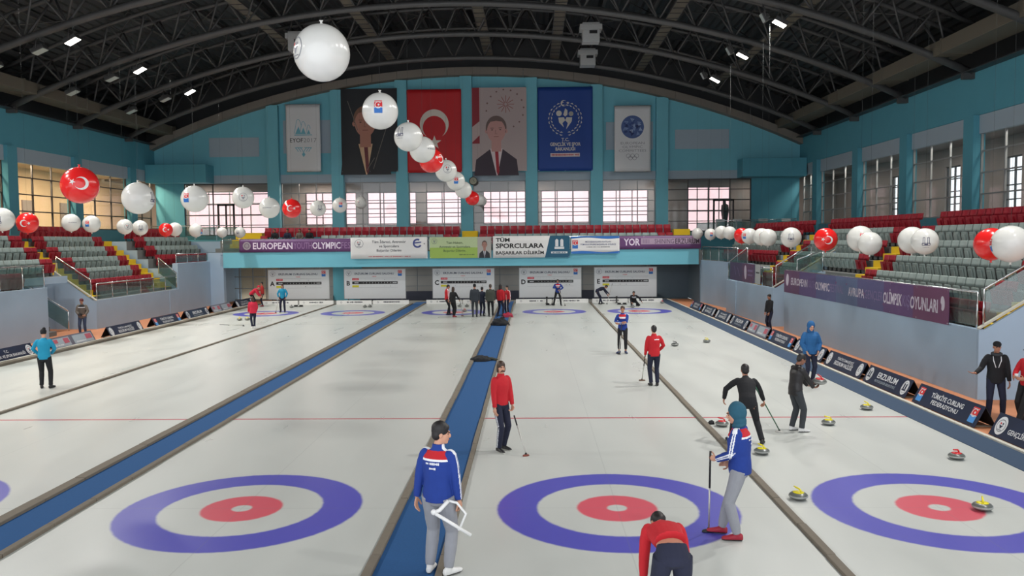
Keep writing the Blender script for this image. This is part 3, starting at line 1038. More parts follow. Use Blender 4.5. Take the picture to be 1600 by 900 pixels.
for k in range(6):
    d = .4 + PT * k + .5
    seat_row((-22.2, 27.95), (-22.3, 34.95), (-1, 0), .05, 6.9, d, ZR(k), allred if k in (0, 5) else ends2, ROWN[k], 'left stand middle block', 'near aisle', 'g')
LK = ((-22.65, 36.3), (-21.55, 43.0), (-1, 0))
for k in (2, 3, 4, 5):
    d = .85 + PT * (k - 2) + .5
    seat_row(*LK, .4, 6.2, d, ZR(k), allred if k in (2, 5) else near2, ROWN[k - 2], 'left stand corner block', 'aisle', 'g')
for xa, xb, sec in ((-19.4, -6.1, 'balcony left of the middle steps'), (-4.75, 8.1, 'balcony right of the middle steps')):
    seat_row((xa, 41.5), (xb, 41.5), (0, 1), 0, xb - xa, .95, 3.72, (lambda i, N: None if 1 <= i <= 7 else ends2(i, N)) if xa < -10 else ends2, 'lower', sec, 'left end', 'g')
    seat_row((xa, 41.5), (xb, 41.5), (0, 1), 0, xb - xa, 1.95, 4.27, allred, 'upper', sec, 'left end', 'g')
SEATS.sort(key=lambda s: (Vector(s[0]) - CAMP).length)
def put_seats():
    rest = []
    for i, (p, rz, c, lab, grp) in enumerate(SEATS):
        if i < 300:
            root = thing('stadium_chair', lab, 'chair', p, rz, grp)
            for nm, me in zip(('backrest', 'seat_pan', 'bracket'), SM[c]):
                link(nm, me, root)
        else:
            rest.append((p, rz, c))
    mb = MB()
    cache = {}
    for c in SM:
        cache[c] = [([tuple(v.co) for v in me.vertices], [tuple(f.vertices) for f in me.polygons], {'backrest': 0, 'seat_pan': 0, 'bracket': 2}[me.name.split('.')[0]]) for me in SM[c]]
    for p, rz, c in rest:
        cs, sn = cos(rz), sin(rz)
        for vs, fs, b in cache[c]:
            mi = b if b == 2 else (0 if c == 'grey' else 1)
            mb.add([(p[0] + v[0] * cs - v[1] * sn, p[1] + v[0] * sn + v[1] * cs, p[2] + v[2]) for v in vs], fs, mi, False)
    if rest:
        o = link('stadium_chairs', mb.mesh('stadium_chairs', [M['seat_grey'], M['seat_red'], M['seat_dark']]))
        setp(o, 'many far rows of grey and red plastic chairs around the balcony and far corners', 'chairs', kind='stuff')
    print('SEATS', len(SEATS), 'merged', len(rest))
put_seats()

# ------------------------------------------------------------------ railings
def railing(label, pts, h, closed_glass=True, step=1.5, topr=.028, name='glass_railing', slope=False, glass_gap=.06):
    """posts, glass panes and a handrail along a 3-D polyline of base points"""
    root = thing(name, label, 'railing', pts[0])
    o = Vector(pts[0])
    P = [Vector(p) - o for p in pts]
    top = [p + Vector((0, 0, h)) for p in P]
    MB().tube(top, topr, 10).build('handrail', M['chrome'], root)
    first = True
    for a, b_ in zip(P[:-1], P[1:]):
        L = (b_ - a).length; n = max(1, int(round(L / step)))
        for i in range(n + 1):
            if i == 0 and not first: continue
            q = a + (b_ - a) * i / n
            MB().tube([q, q + Vector((0, 0, h))], .022, 8).build('post', M['chrome'], root)
        first = False
        d = (b_ - a).normalized(); nn = Vector((-d.y, d.x, 0))
        if nn.length < .1: nn = Vector((1, 0, 0))
        nn = nn.normalized() * .006
        for i in range(n):
            q0 = a + (b_ - a) * (i + .03) / n; q1 = a + (b_ - a) * (i + .97) / n
            lo = Vector((0, 0, glass_gap)); hi = Vector((0, 0, h - .09))
            vs = [q0 + lo - nn, q1 + lo - nn, q1 + hi - nn, q0 + hi - nn, q0 + lo + nn, q1 + lo + nn, q1 + hi + nn, q0 + hi + nn]
            MB().add(vs, [(0, 1, 2, 3), (7, 6, 5, 4), (0, 4, 5, 1), (1, 5, 6, 2), (2, 6, 7, 3), (3, 7, 4, 0)]).build('glass_panel', M['railglass'], root)
    return root
railing('glass and steel railing along the front of the right stand above the long purple banner', [(9.92, 24.1, 1.77), (9.92, 8.55, 1.77)], .92)
railing('sloping steel handrail and glass beside the near end steps of the right stand', [(9.97, 8.35, 1.87), (14.2, 8.35, 4.4)], .9)
railing('glass railing along the front of the far right block above the small banner', [(9.75, 34.1, 1.8), (9.92, 26.2, 1.8)], .9)
railing('sloping glass railing on the near end of the far right block, beside the passage', [(10.0, 25.96, 1.92), (11.6, 25.96, 2.88)], .9)
railing('sloping handrail above the right passage, on the banner side', [(10.2, 23.55, 2.2), (11.3, 23.55, 2.61)], .95)
railing('glass railing on the tall wall at the far right corner', [(9.76, 41.2, 2.72), (10.36, 34.5, 2.72)], .85)
railing('short glass railing beside the far right aisle steps, with bright handrail', [(9.78, 34.05, 1.8), (10.5, 32.9, 2.6)], 1.0)
railing('glass railing along the front of the middle left block', [(-22.27, 26.9, 1.38), (-22.34, 36.05, 1.38)], .8)
railing('sloping bright handrail and glass beside the near steps of the middle left block', [(-22.45, 26.745, 1.56), (-24.1, 26.745, 2.7)], .8)
railing('glass railing along the front of the near left block', [(-22.07, 22.3, 2.25), (-22.07, 12.0, 2.25)], .95)
railing('sloping glass railing beside the left passage stair', [(-22.1, 24.1, .2), (-24.4, 24.1, 1.7)], .9)
railing('glass railing on the tall wall at the far left corner', [(-22.43, 36.3, 2.9), (-22.43, 42.8, 2.9)], .55)
railing('sloping handrail beside the foot of the wide yellow left aisle', [(-22.35, 36.1, 1.4), (-23.4, 36.1, 2.3)], .95)
railing('glass and steel railing along the balcony edge behind the banners', [(-21.5, 41.3, 3.45), (9.4, 41.3, 3.45)], .86, step=2.2)
railing('glass railing on the upper landing at the back right corner', [(10.2, 45.2, 4.25), (17.0, 45.2, 4.35)], 1.05)
railing('thin steel railing on the upper landing at the back left corner', [(-28.0, 45.2, 4.25), (-21.8, 45.2, 4.25)], 1.05)

# ------------------------------------------------------------------ hung sheets with prints
GM = [M['paper'], M['black'], M['red'], M['blueink'], M['navyink'], M['grey_ink'], M['tealink'], M['iceblue'], M['purple'], M['lilac'], M['faint'], M['yellowink'], M['flagred'], M['flagwhite'], M['royal'], M['white']]
W_, K_, R_, B_, NV_, G_, T_, IB_, PU_, LI_, FA_, YL_, FR_, FW_, RO_, WH_ = range(16)
SKIN = len(GM)
def ink(col):
    nm = 'ink_%d_%d_%d' % col
    m = mat(nm, col, .55, var=.03)
    if m not in GM: GM.append(m)
    return GM.index(m)
def banner(name, label, cat, origin, udir, w, h, base, g, amp=.012, waves=3, group=None, eyelets=True, thick=.006, strap=None):
    u = Vector(udir).normalized(); z = Vector((0, 0, 1)); n = u.cross(z)
    root = thing(name, label, cat, origin, 0, group)
    def wave(a, b_):
        return amp * (sin(a / w * 2 * pi * waves) * .6 + sin(b_ / h * 5 + a / w * 9) * .4)
    def fn(a, b_, layer):
        return u * a + z * b_ + n * (wave(a, b_) + .004 * layer + .004)
    nx = max(8, int(w / .12)); nz = max(4, int(h / .3))
    nx = min(nx, 80)
    vs = []; fs = []
    for side in (0, 1):
        for j in range(nz + 1):
            for i in range(nx + 1):
                a, b_ = w * i / nx, h * j / nz
                vs.append(u * a + z * b_ + n * (wave(a, b_) - (0 if side == 0 else thick)))
    K = (nx + 1) * (nz + 1); r = nx + 1
    for j in range(nz):
        for i in range(nx):
            q = (j * r + i, j * r + i + 1, (j + 1) * r + i + 1, (j + 1) * r + i)
            fs.append(q); fs.append(tuple(K + k for k in q[::-1]))
    for i in range(nx):
        fs.append((i, K + i, K + i + 1, i + 1)); t = nz * r
        fs.append((t + i, t + i + 1, K + t + i + 1, K + t + i))
    for j in range(nz):
        fs.append((j * r, (j + 1) * r, K + (j + 1) * r, K + j * r)); fs.append((j * r + nx, K + j * r + nx, K + (j + 1) * r + nx, (j + 1) * r + nx))
    sheet = MB().add(vs, fs, 0, True).build('sheet', base, root)
    if g is not None:
        g.build('print', GM, fn, sheet, sub=max(.12, w / 30))
    if eyelets:
        k = max(2, int(w / 1.6))
        for i in range(k + 1):
            a = .05 + (w - .1) * i / k
            for b_ in (.04, h - .04):
                c = fn(a, b_, 1)
                e = MB(); e.add([c + u * (.018 * cos(t)) + z * (.018 * sin(t)) for t in [2 * pi * j / 8 for j in range(8)]], [tuple(range(8))])
                e.build('eyelet', M['chrome'], sheet)
    return root

def portrait(g, cx, y0, w, h, suit, tie, skin, hair, shirt):
    """plain half figure in suit and tie, no likeness"""
    hw = w * .16; hy = y0 + h * .62
    g.poly([(cx - w * .46, y0), (cx + w * .46, y0), (cx + w * .42, y0 + h * .22), (cx + w * .14, y0 + h * .36), (cx - w * .14, y0 + h * .36), (cx - w * .42, y0 + h * .22)], suit, 1)
    g.poly([(cx - w * .13, y0 + h * .37), (cx + w * .13, y0 + h * .37), (cx + w * .02, y0), (cx - w * .0, y0)], shirt, 2)
    g.poly([(cx - w * .03, y0 + h * .34), (cx + w * .04, y0 + h * .34), (cx + w * .06, y0 + h * .05), (cx + w * .03, y0), (cx - w * .0, y0 + h * .05)], tie, 3)
    g.poly([(cx - w * .1, y0 + h * .33), (cx + w * .1, y0 + h * .33), (cx + w * .1, y0 + h * .48), (cx - w * .1, y0 + h * .48)], skin, 4)
    g.disc(cx, hy + h * .04, w * .215, hair, 4, 28, h * .165)
    g.disc(cx, hy - h * .005, w * .19, skin, 5, 28, h * .16)
    for s in (-1, 1):
        g.disc(cx + s * w * .205, hy - h * .01, w * .03, skin, 4, 10, h * .03)
        g.line([(cx + s * w * .05, hy + h * .035), (cx + s * w * .12, hy + h * .035)], h * .008, hair, 6)
        g.disc(cx + s * w * .085, hy + h * .01, w * .02, K_, 6, 8, h * .006)
    g.line([(cx - w * .05, hy - h * .085), (cx + w * .05, hy - h * .085)], h * .007, ink((120, 60, 56)), 6)
    g.line([(cx - w * .01, hy + h * .01), (cx - w * .02, hy - h * .045), (cx + w * .02, hy - h * .045)], h * .005, ink((120, 84, 76)), 6)
    g.poly([(cx - w * .17, hy + h * .115), (cx, hy + h * .135), (cx + w * .17, hy + h * .115), (cx + w * .13, hy + h * .17), (cx, hy + h * .195), (cx - w * .13, hy + h * .17)], hair, 6)

# big hangings on the back wall
yb = YB - .5
def hang_bar(root, w, h):
    MB().tube([(-.06, 0, h), (w + .06, 0, h)], .03, 8).build('top_bar', M['frame'], root)
    MB().tube([(-.03, 0, 0), (w + .03, 0, 0)], .025, 8).build('bottom_bar', M['frame'], root)
# 1 games banner
w, h = 2.5, 4.85; g = GR()
c = w / 2
for i, (dx, sc) in enumerate(((-.28, 1.0), (.02, .85), (.34, .6))):
    x = c + dx * 1.2
    g.line([(x - .32 * sc, 2.75), (x - .12 * sc, 2.75 + .95 * sc), (x, 2.75 + 1.05 * sc), (x + .12 * sc, 2.75 + .9 * sc), (x + .2 * sc, 2.75 + .6 * sc)], .035, IB_, 1)
    g.poly([(x - .25 * sc, 2.72), (x + .2 * sc, 2.72), (x, 2.72 + .55 * sc)], IB_, 1)
g.rect(c - .65, c + .65, 2.62, 2.68, IB_, 1)
g.text('EYOF', c - .02, 2.28, .31, K_, 2, w=.95, align='r', bold=.004).text('2017', c + .02, 2.28, .31, G_, 2, w=.95, align='l', bold=-.008)
for s in (-1, 1):
    for q in (.12, .3, .48):
        g.line([(c + s * (q - .1), 1.45), (c + s * q, 1.62), (c + s * (q + .12), 1.74), (c + s * (q - .06), 1.74)], .05, IB_, 1)
g.poly([(c - .13, 1.25), (c, 1.05), (c + .13, 1.25), (c, 1.45)], IB_, 1)
r = banner('hanging_banner', 'white vertical EYOF2017 banner with pale blue mountains, left of the dark portrait', 'banner', (-19.04, yb, 9.22), (1, 0, 0), w, h, M['paper'], g, .02, 1.5); hang_bar(r, w, h)
# 2 dark portrait
w, h = 4.09, 5.98; g = GR()
g.rect(0, w, 0, h, ink((22, 26, 32)), 0)
portrait(g, 1.75, -.2, 4.0, 6.0, ink((20, 22, 28)), ink((104, 44, 48)), ink((176, 122, 104)), ink((120, 84, 64)), ink((206, 172, 136)))
for a, b_ in (((2.3, .2), (3.3, 3.2)), ((1.8, .1), (2.4, 1.0)), ((.5, 5.1), (1.2, 3.0))): g.line([a, b_], .045, ink((110, 104, 96)), 7)
banner('hanging_banner', 'very dark hanging portrait of a man in shirt and tie, on the back wall', 'banner', (-15.0, yb, 9.16), (1, 0, 0), w, h, mat('dark_cloth', (20, 24, 32), .5), g, .03, 2)
# 3 flag
w, h = 3.95, 5.98; g = GR()
g.crescent(w * .5, h * .62, w * .255, FW_, 1, 1, rot=0)
g.t = []
R0 = w * .265; n = 48; cx, cy = w * .5, h * .585
pts = []
d = R0 * .25; r2 = R0 * .8
x = (R0 * R0 - r2 * r2 + d * d) / (2 * d); a = math.acos(x / R0); b0 = atan2(R0 * sin(a), x - d)
for k in range(n + 1):
    t = a + (2 * pi - 2 * a) * k / n; pts.append((R0 * cos(t), R0 * sin(t)))
for k in range(1, n):
    t = -b0 - (2 * pi - 2 * b0) * k / n; pts.append((d + r2 * cos(t), r2 * sin(t)))
g.poly([(cx + p[1], cy - p[0]) for p in pts], FW_, 1)
g.poly([(cx + (R0 * .5 if k % 2 == 0 else R0 * .2) * sin(2 * pi * k / 10), cy - R0 * 1.28 + (R0 * .5 if k % 2 == 0 else R0 * .2) * cos(2 * pi * k / 10)) for k in range(10)], FW_, 1)
banner('hanging_flag', 'large red vertical flag with white crescent and star on the back wall', 'flag', (-10.21, yb, 9.05), (1, 0, 0), w, h, M['flagred'], g, .035, 2.5)
# 4 pale portrait
w, h = 3.95, 6.0; g = GR()
g.rect(0, w, 0, h, ink((176, 160, 158)), 0)
g.rect(.02, .55, 2.0, h, ink((140, 30, 44)), 1); g.poly([(.02, 2.1), (.55, 2.6), (.55, 3.6), (.02, 3.2)], ink((190, 170, 166)), 2)
for k in range(12):
    t = 2 * pi * k / 12; g.line([(2.45 + .1 * cos(t), 4.8 + .1 * sin(t)), (2.45 + .62 * cos(t), 4.8 + .62 * sin(t))], .04, ink((140, 66, 60)), 1)
for k in range(12):
    t = 2 * pi * k / 16 - 1.1; g.disc(2.4 + 1.35 * cos(t), 4.45 + 1.4 * sin(t), .07, ink((120, 92, 90)), 1, 5)
portrait(g, 1.75, -.3, 3.5, 5.2, ink((52, 38, 52)), ink((160, 26, 44)), ink((190, 142, 136)), ink((104, 84, 80)), ink((214, 200, 202)))
banner('hanging_banner', 'pale hanging portrait of a man in dark suit and red tie', 'banner', (-5.5, yb, 9.1), (1, 0, 0), w, h, M['paper'], g, .03, 2)
# 5 blue ministry banner
w, h = 3.95, 6.0; g = GR(); cx, cy = w / 2, 3.72
cw = ink((206, 204, 196))
for s in (-1, 1):
    for k in range(11):
        t = radians(-80 + 15.5 * k); rr = 1.08
        x, y = cx + s * rr * cos(t), cy + rr * sin(t)
        tx, ty = -s * sin(t), cos(t)
        for off in (-.09, .09):
            ox, oy = s * cos(t) * off, sin(t) * off
            g.poly([(x + ox - tx * .02, y + oy - ty * .02), (x + ox * 1.7 + tx * .12, y + oy * 1.7 + ty * .12), (x + ox * .6 + tx * .24, y + oy * .6 + ty * .24)], cw, 1)
g.crescent(cx - .1, cy + 1.12, .22, cw, 1, 1)
g.disc(cx - .45, cy + .4, .2, cw, 1); g.disc(cx + .42, cy + .36, .17, ink((160, 160, 156)), 1)
g.poly([(cx - .14, cy + .3), (cx, cy + .75), (cx + .16, cy + .62), (cx + .16, cy + .3), (cx, cy + .16)], cw, 1)
g.poly([(cx - .5, cy + .1), (cx - .1, cy + .12), (cx, cy - .08), (cx + .1, cy + .12), (cx + .5, cy + .1), (cx + .46, cy - .2), (cx + .06, cy - .75), (cx + .18, cy - .3), (cx, cy - .1), (cx - .2, cy - .3), (cx - .1, cy - .6), (cx - .44, cy - .25)], cw, 1)
g.text('T.C.', cx, 2.25, .23, cw, 1, bold=.02).text('GENÇLİK VE SPOR', cx, 1.92, .24, cw, 1, w=2.2, bold=.025).text('BAKANLIĞI', cx, 1.58, .24, cw, 1, w=1.42, bold=.025)
g.rect(cx - 1.08, cx + 1.04, 1.02, 1.28, ink((206, 196, 196)), 1); g.scribble(cx - 1.0, cx + .98, 1.15, .14, ink((180, 70, 76)), 2, 4)
banner('hanging_banner', 'royal blue vertical ministry banner with white wreath emblem', 'banner', (-.74, yb, 9.08), (1, 0, 0), w, h, M['royal'], g, .03, 2)
# 6 committees banner
w, h = 2.6, 4.7; g = GR(); cx, cy = w / 2, 3.2
g.disc(cx, cy, .82, ink((70, 94, 148)), 1, 36)
rn = random.Random(3)
for k in range(26):
    t = rn.uniform(0, 2 * pi); rr = .62 * sqrt(rn.random()); a = rn.uniform(0, 6)
    g.poly([(cx + rr * cos(t) + .17 * cos(a + q), cy + rr * sin(t) + .17 * sin(a + q)) for q in (0, 1.9, 4.0)], ink(rn.choice([(34, 50, 104), (120, 144, 190), (150, 170, 206), (52, 76, 134)])), 2)
for i, tx in enumerate(('EUROPEAN', 'OLYMPIC', 'COMMITTEES')):
    g.text(tx, cx, 2.05 - .27 * i, .19, G_, 1, w=(1.7, 1.45, 1.95)[i], bold=-.01)
for k in range(3): g.ring(cx - .3 + .3 * k, 1.13, .13, .155, G_, 1, 18)
for k in range(2): g.ring(cx - .15 + .3 * k, .98, .13, .155, G_, 1, 18)
r = banner('hanging_banner', 'white vertical banner with faceted blue globe, right of the royal blue banner', 'banner', (4.77, yb, 8.97), (1, 0, 0), w, h, M['paper'], g, .02, 1.5); hang_bar(r, w, h)

# wall clock on a pillar
ck = thing('wall_clock', 'small round wall clock on a teal pillar under the flag', 'clock', (-5.45, YB - .5, 8.42))
Mx = Matrix.Rotation(radians(90), 3, 'X')
MB().lathe([(0, 0), (.3, 0), (.3, .07), (.26, .075), (.26, .05), (0, .05)], 28, M=Mx).build('case', M['darkframe'], ck)
MB().lathe([(0, .055), (.255, .055)], 28, M=Mx).build('dial', mat('clock_dial', (150, 150, 130), .5), ck)
MB().box((0, -.062, .07), (.018, .006, .16)).box((.05, -.062, -.02), (.13, .006, .018), rot=Matrix.Rotation(.4, 3, 'Y')).build('hand', M['black'], ck)

# ------------------------------------------------------------------ balcony sheets
yb = 41.02
g = GR(); w, h = 5.85, .84
g.disc(.5, .42, .26, ink((196, 190, 200)), 1); g.ring(.5, .42, .12, .17, ink((150, 130, 160)), 2)
g.text('EUROPEAN', .9, .42, .42, LI_, 1, w=2.6, align='l', bold=.02).text('YOUTH', 3.56, .42, .42, FA_, 1, w=1.2, align='l', bold=0).text('OLYMPIC', 4.8, .42, .42, LI_, 1, w=1.84, align='l', bold=.02).text('FESTIV', 6.68, .42, .42, FA_, 1, w=1.28, align='l', bold=0)
banner('balcony_banner', 'purple EUROPEAN YOUTH OLYMPIC FESTIVAL strip at the left of the balcony', 'banner', (-20.3, yb + .02, 3.46), (1, 0, 0), 8.0, h, M['purple'], g, .008)
g = GR(); w, h = 6.9, .84
g.text('YOR', 2.9, .47, .44, LI_, 1, w=1.05, bold=.025)
g.rect(3.48, 7.28, .3, .7, ink((172, 150, 172)), 1)
g.text('SHINING', 4.98, .5, .3, ink((90, 70, 96)), 2, w=1.24, bold=0); g.text('ERZURUM', 5.68, .5, .34, ink((60, 40, 60)), 2, w=1.56, align='l', bold=.012)
g.scribble(3.6, 4.2, .5, .28, ink((150, 126, 152)), 2, 5)
g.text('U', .0, .42, .4, LI_, 1, bold=.02)
banner('balcony_banner', 'purple strip ending in ERZURUM at the right of the balcony', 'banner', (2.3, yb + .02, 3.46), (1, 0, 0), 7.33, h, M['purple'], g, .008)
g = GR(); w, h = 5.0, 1.38
g.ministry(.55, .98, .3, G_, ink((170, 90, 96)))
for i, tx in enumerate(('Tüm İdareci, Antrenör', 've Sporculara', 'Başarılar Dilerim')):
    g.text(tx, 2.5, 1.1 - .28 * i, .17, ink((60, 64, 76)), 1, wmax=2.75, bold=.008)
g.scribble(1.1, 3.9, .14, .08, ink((180, 90, 96)), 1, 8)
g.ring(4.35, .98, .19, .3, ink((66, 78, 140)), 1, 24, radians(60), radians(330)); g.line([(4.15, 1.0), (4.6, 1.05)], .08, ink((66, 78, 140)), 1); g.text('+', 4.8, .95, .16, K_, 1)
banner('congratulation_banner', 'white banner reading Tüm İdareci, Antrenör on the balcony front', 'banner', (-13.0, yb - .03, 2.98), (1, 0, 0), w, h, M['white'], g, .02, 2)
g = GR(); w, h = 3.98, 1.36
g.rect(0, w, 0, h, ink((178, 196, 150)), 0); g.rect(0, w * .8, 0, h * .5, ink((152, 182, 84)), 1)
g.ministry(.3, 1.1, .2, G_, G_, 2)
for i, tx in enumerate(('Tüm Hakem,', 'Antrenör ve Sporculara', 'Başarılar Dilerim.')):
    g.text(tx, 1.62, 1.0 - .26 * i, .15, ink((70, 92, 60)), 2, wmax=2.3, bold=.004)
g.scribble(1.9, 2.9, .22, .07, ink((90, 110, 70)), 2, 9)
g.rect(3.1, w, .0, h, ink((168, 166, 160)), 2)
gp = GR(); portrait(gp, 3.55, .0, .78, 1.36, ink((34, 36, 44)), ink((90, 94, 110)), ink((160, 118, 104)), ink((92, 78, 70)), ink((196, 198, 204)))
g.t += [(vs, fs, mi, 2.5 + l * .5) for vs, fs, mi, l in gp.t]
banner('congratulation_banner', 'green and white banner with a man in a dark suit on the balcony front', 'banner', (-7.85, yb - .03, 2.98), (1, 0, 0), w, h, M['white'], g, .02, 2)
g = GR(); w, h = 4.95, 1.4
g.text('TÜM', .18, 1.16, .24, K_, 1, w=.9, align='l', bold=.03).text('SPORCULARA', .18, .78, .3, K_, 1, w=3.1, align='l', bold=.03).text('BAŞARILAR DİLERİM', .18, .33, .21, K_, 1, w=3.1, align='l', bold=.025)
g.poly([(3.35, 0), (w, 0), (w, h), (3.68, h)], T_, 1); g.towers(4.28, .86, .62, W_, 2); g.rect(3.75, 4.8, .26, .38, W_, 2); g.scribble(3.8, 4.75, .32, .07, T_, 3, 2)
banner('congratulation_banner', 'banner reading TÜM SPORCULARA BAŞARILAR DİLERİM with teal twin tower emblem', 'banner', (-3.75, yb - .03, 2.97), (1, 0, 0), w, h, M['white'], g, .02, 2)
g = GR(); w, h = 3.12, 1.12
for k in range(12):
    x0, x1 = w * k / 12, w * (k + 1) / 12; f = lambda x: .13 + .05 * sin(x * 2.2)
    g.poly([(x0, 0), (x1, 0), (x1, f(x1)), (x0, f(x0))], B_, 1); g.poly([(x0, h - f(w - x0)), (x1, h - f(w - x1)), (x1, h), (x0, h)], B_, 1)
g.fed(.27, .6, .36, R_, B_, W_, 1)
for i, tx in enumerate(('MÜSABAKALARA KATILAN', 'TÜM KULÜPLERE BAŞARILAR DİLERİZ')):
    g.text(tx, 1.75, .76 - .17 * i, .1, ink((60, 70, 120)), 1, wmax=2.3, bold=.012)
g.scribble(1.0, 2.5, .42, .06, G_, 1, 3)
banner('congratulation_banner', 'small white and blue wavy bordered club banner, rightmost on the balcony', 'banner', (1.28, yb - .03, 3.2), (1, 0, 0), w, h, M['white'], g, .012, 2)

# ------------------------------------------------------------------ stand banners
g = GR(); w, h = 14.3, .95
mid = [ink((96, 60, 96)), ink((84, 66, 116)), ink((80, 84, 128)), ink((84, 100, 136)), ink((82, 80, 124)), ink((90, 62, 110)), ink((104, 56, 92))]
for k, mi in enumerate(mid): g.rect(w * k / 7, w * (k + 1) / 7, 0, h, mi, 0)
lw = ink((200, 192, 206)); lf = ink((120, 106, 146))
g.disc(.5, .55, .2, lw, 1, ry=.26)
g.text('EUROPEAN', 1.0, .52, .3, lw, 1, w=2.0, align='l', bold=.02).text('YOUTH', 3.05, .52, .3, lf, 1, w=.9, align='l', bold=0).text('OLYMPIC', 4.0, .5, .3, lw, 1, w=1.5, align='l', bold=.02).text('FESTIVAL', 5.55, .5, .3, lf, 1, w=1.3, align='l', bold=0)
g.text('AVRUPA', 7.35, .48, .3, lw, 1, w=1.4, align='l', bold=.02).text('GENÇLER', 8.8, .48, .3, lf, 1, w=1.35, align='l', bold=0).text('OLİMPİK', 10.2, .47, .34, lw, 1, w=1.35, align='l', bold=.025).text('KIŞ', 11.6, .47, .34, lf, 1, w=.45, align='l', bold=0).text('OYUNLARI', 12.08, .46, .36, lw, 1, w=1.6, align='l', bold=.025)
g.disc(13.95, .55, .12, lw, 1, ry=.2)
banner('stand_banner', 'long purple AVRUPA GENÇLER OLİMPİK KIŞ OYUNLARI banner on the right stand', 'banner', (9.79, 24.0, 1.74), (0, -1, 0), w, h, M['purple'], g, .02, 4)
g = GR(); w, h = 5.6, .95
g.rect(0, 4.7, 0, h, ink((70, 56, 90)), 0); g.rect(2.4, 4.5, 0, h, ink((104, 58, 88)), 0); g.rect(4.7, w, 0, h, ink((170, 176, 176)), 0)
g.disc(3.05, .5, .22, lw, 1, ry=.36); g.scribble(3.5, 4.3, .6, .13, lf, 1, 4); g.scribble(3.5, 4.3, .38, .1, lf, 1, 6); g.scribble(4.85, 5.4, .55, .1, K_, 1, 7)
g.line([(.9, .75), (1.2, .3)], .05, lf, 1); g.line([(1.5, .7), (1.9, .25)], .05, lf, 1)
banner('stand_banner', 'short dark purple banner with a white oval on the far right block', 'banner', (9.63, 33.2, 1.86), (.02, -1, 0), w, h, M['purple'], g, .012, 2)

# ------------------------------------------------------------------ scoreboards under the balcony
SB = [('A', -18.75), ('B', -13.68), ('C', -7.8), ('D', -2.08), ('E', 2.86)]
for i, (ltr, x0) in enumerate(SB):
    w, h = 4.06, 1.93
    root = thing('scoreboard', 'white curling scoreboard marked with the letter %s' % ltr, 'scoreboard', (x0, 42.0, .33), 0, 'scoreboards along the back of the ice')
    brd = MB().b2(0, w, -.03, .03, 0, h).build('board', M['paper'], root)
    f = MB().b2(-.03, 0, -.04, .04, -.03, h + .03).b2(w, w + .03, -.04, .04, -.03, h + .03).b2(0, w, -.04, .04, h, h + .03).b2(0, w, -.04, .04, -.03, 0)
    f.build('board_frame', M['frame'], root)
    g = GR()
    g.ministry(.3, h - .26, .19, G_, G_)
    g.text('ERZURUM CURLING SALONU', 2.0, h - .28, .13, ink((60, 66, 90)), 1, w=2.6, bold=.02)
    g.text('TURKEY', 2.0, h - .47, .06, R_, 1, bold=.02)
    g.fed(3.7, h - .25, .26, R_, B_, W_, 1)
    g.text(ltr, .27, h - .9, .3, K_, 1, bold=.035)
    g.rect(.53, .97, h - .72, h - .58, ink((206, 70, 80)), 1)
    g.scribble(.6, .92, h - .65, .06, ink((236, 170, 174)), 2, 3)
    if ltr != 'D':
        g.rect(.53, .97, h - 1.18, h - 1.05, YL_, 1)
    g.rect(.53, 3.55, h - .97, h - .8, K_, 1)
    g.scribble(.68, .95, h - .885, .07, W_, 2, 4)
    for n_ in range(1, 11): g.text(str(n_), 1.08 + .2 * n_, h - .885, .075, W_, 2, bold=.01)
    g.scribble(3.22, 3.5, h - .885, .06, W_, 2, 6)
    for zz in (.58, .8, .97, 1.2): g.line([(.53, h - zz), (3.55, h - zz)], .008, G_, 1)
    for n_ in range(0, 12): g.line([(1.18 + .2 * n_, h - .58), (1.18 + .2 * n_, h - 1.2)], .005, ink((190, 192, 194)), 1)
    rn = random.Random(i)
    for n_ in range(4): g.text(str(rn.randint(1, 4)), 1.28 + .2 * rn.randint(0, 10), h - (.69 if n_ % 2 else 1.1), .07, K_, 1)
    g.build('print', GM, lambda u, v, l: (u, -.032 - .002 * l, v), brd)
    for xx in (.6, w - .6):
        MB().tube([(xx, 0, h), (xx, 0, 2.13)], .012, 6).build('hanger', M['frame'], root)
    for xx in (.25, w - .25):
        MB().b2(xx - .03, xx + .03, -.03, .03, -.33, 0).b2(xx - .03, xx + .03, -.22, .22, -.33, -.3).build('stand_leg', M['darkframe'], root)

# ------------------------------------------------------------------ low end boards at the far end of every sheet
EB = [('A', -19.0, -16.6), ('A', -16.5, -14.25), ('B', -14.05, -11.75), ('B', -11.65, -9.3), ('C', -8.15, -5.85), ('C', -5.75, -3.45), ('D', -2.3, .02), ('D', .12, 2.4), ('E', 2.65, 4.95), ('E', 5.02, 7.2)]
for i, (sh, a, b_) in enumerate(EB):
    w = b_ - a
    root = thing('end_board', 'low white printed bumper board, %s half, behind sheet %s' % ('left' if i % 2 == 0 else 'right', sh), 'board', (a, 41.2, 0), 0, 'low white boards at the far end of the ice')
    brd = MB().b2(0, w, 0, .1, 0, .26).build('board', M['white'], root, bevel=.01)
    g = GR(); g.scribble(w * .3, w * .75, .15, .1, ink((50, 52, 66)), 1, 30 + i); g.ring(w * .14, .14, .04, .06, G_, 1, 12)
    g.build('print', GM, lambda u, v, l: (u, -.003 * l, v), brd)
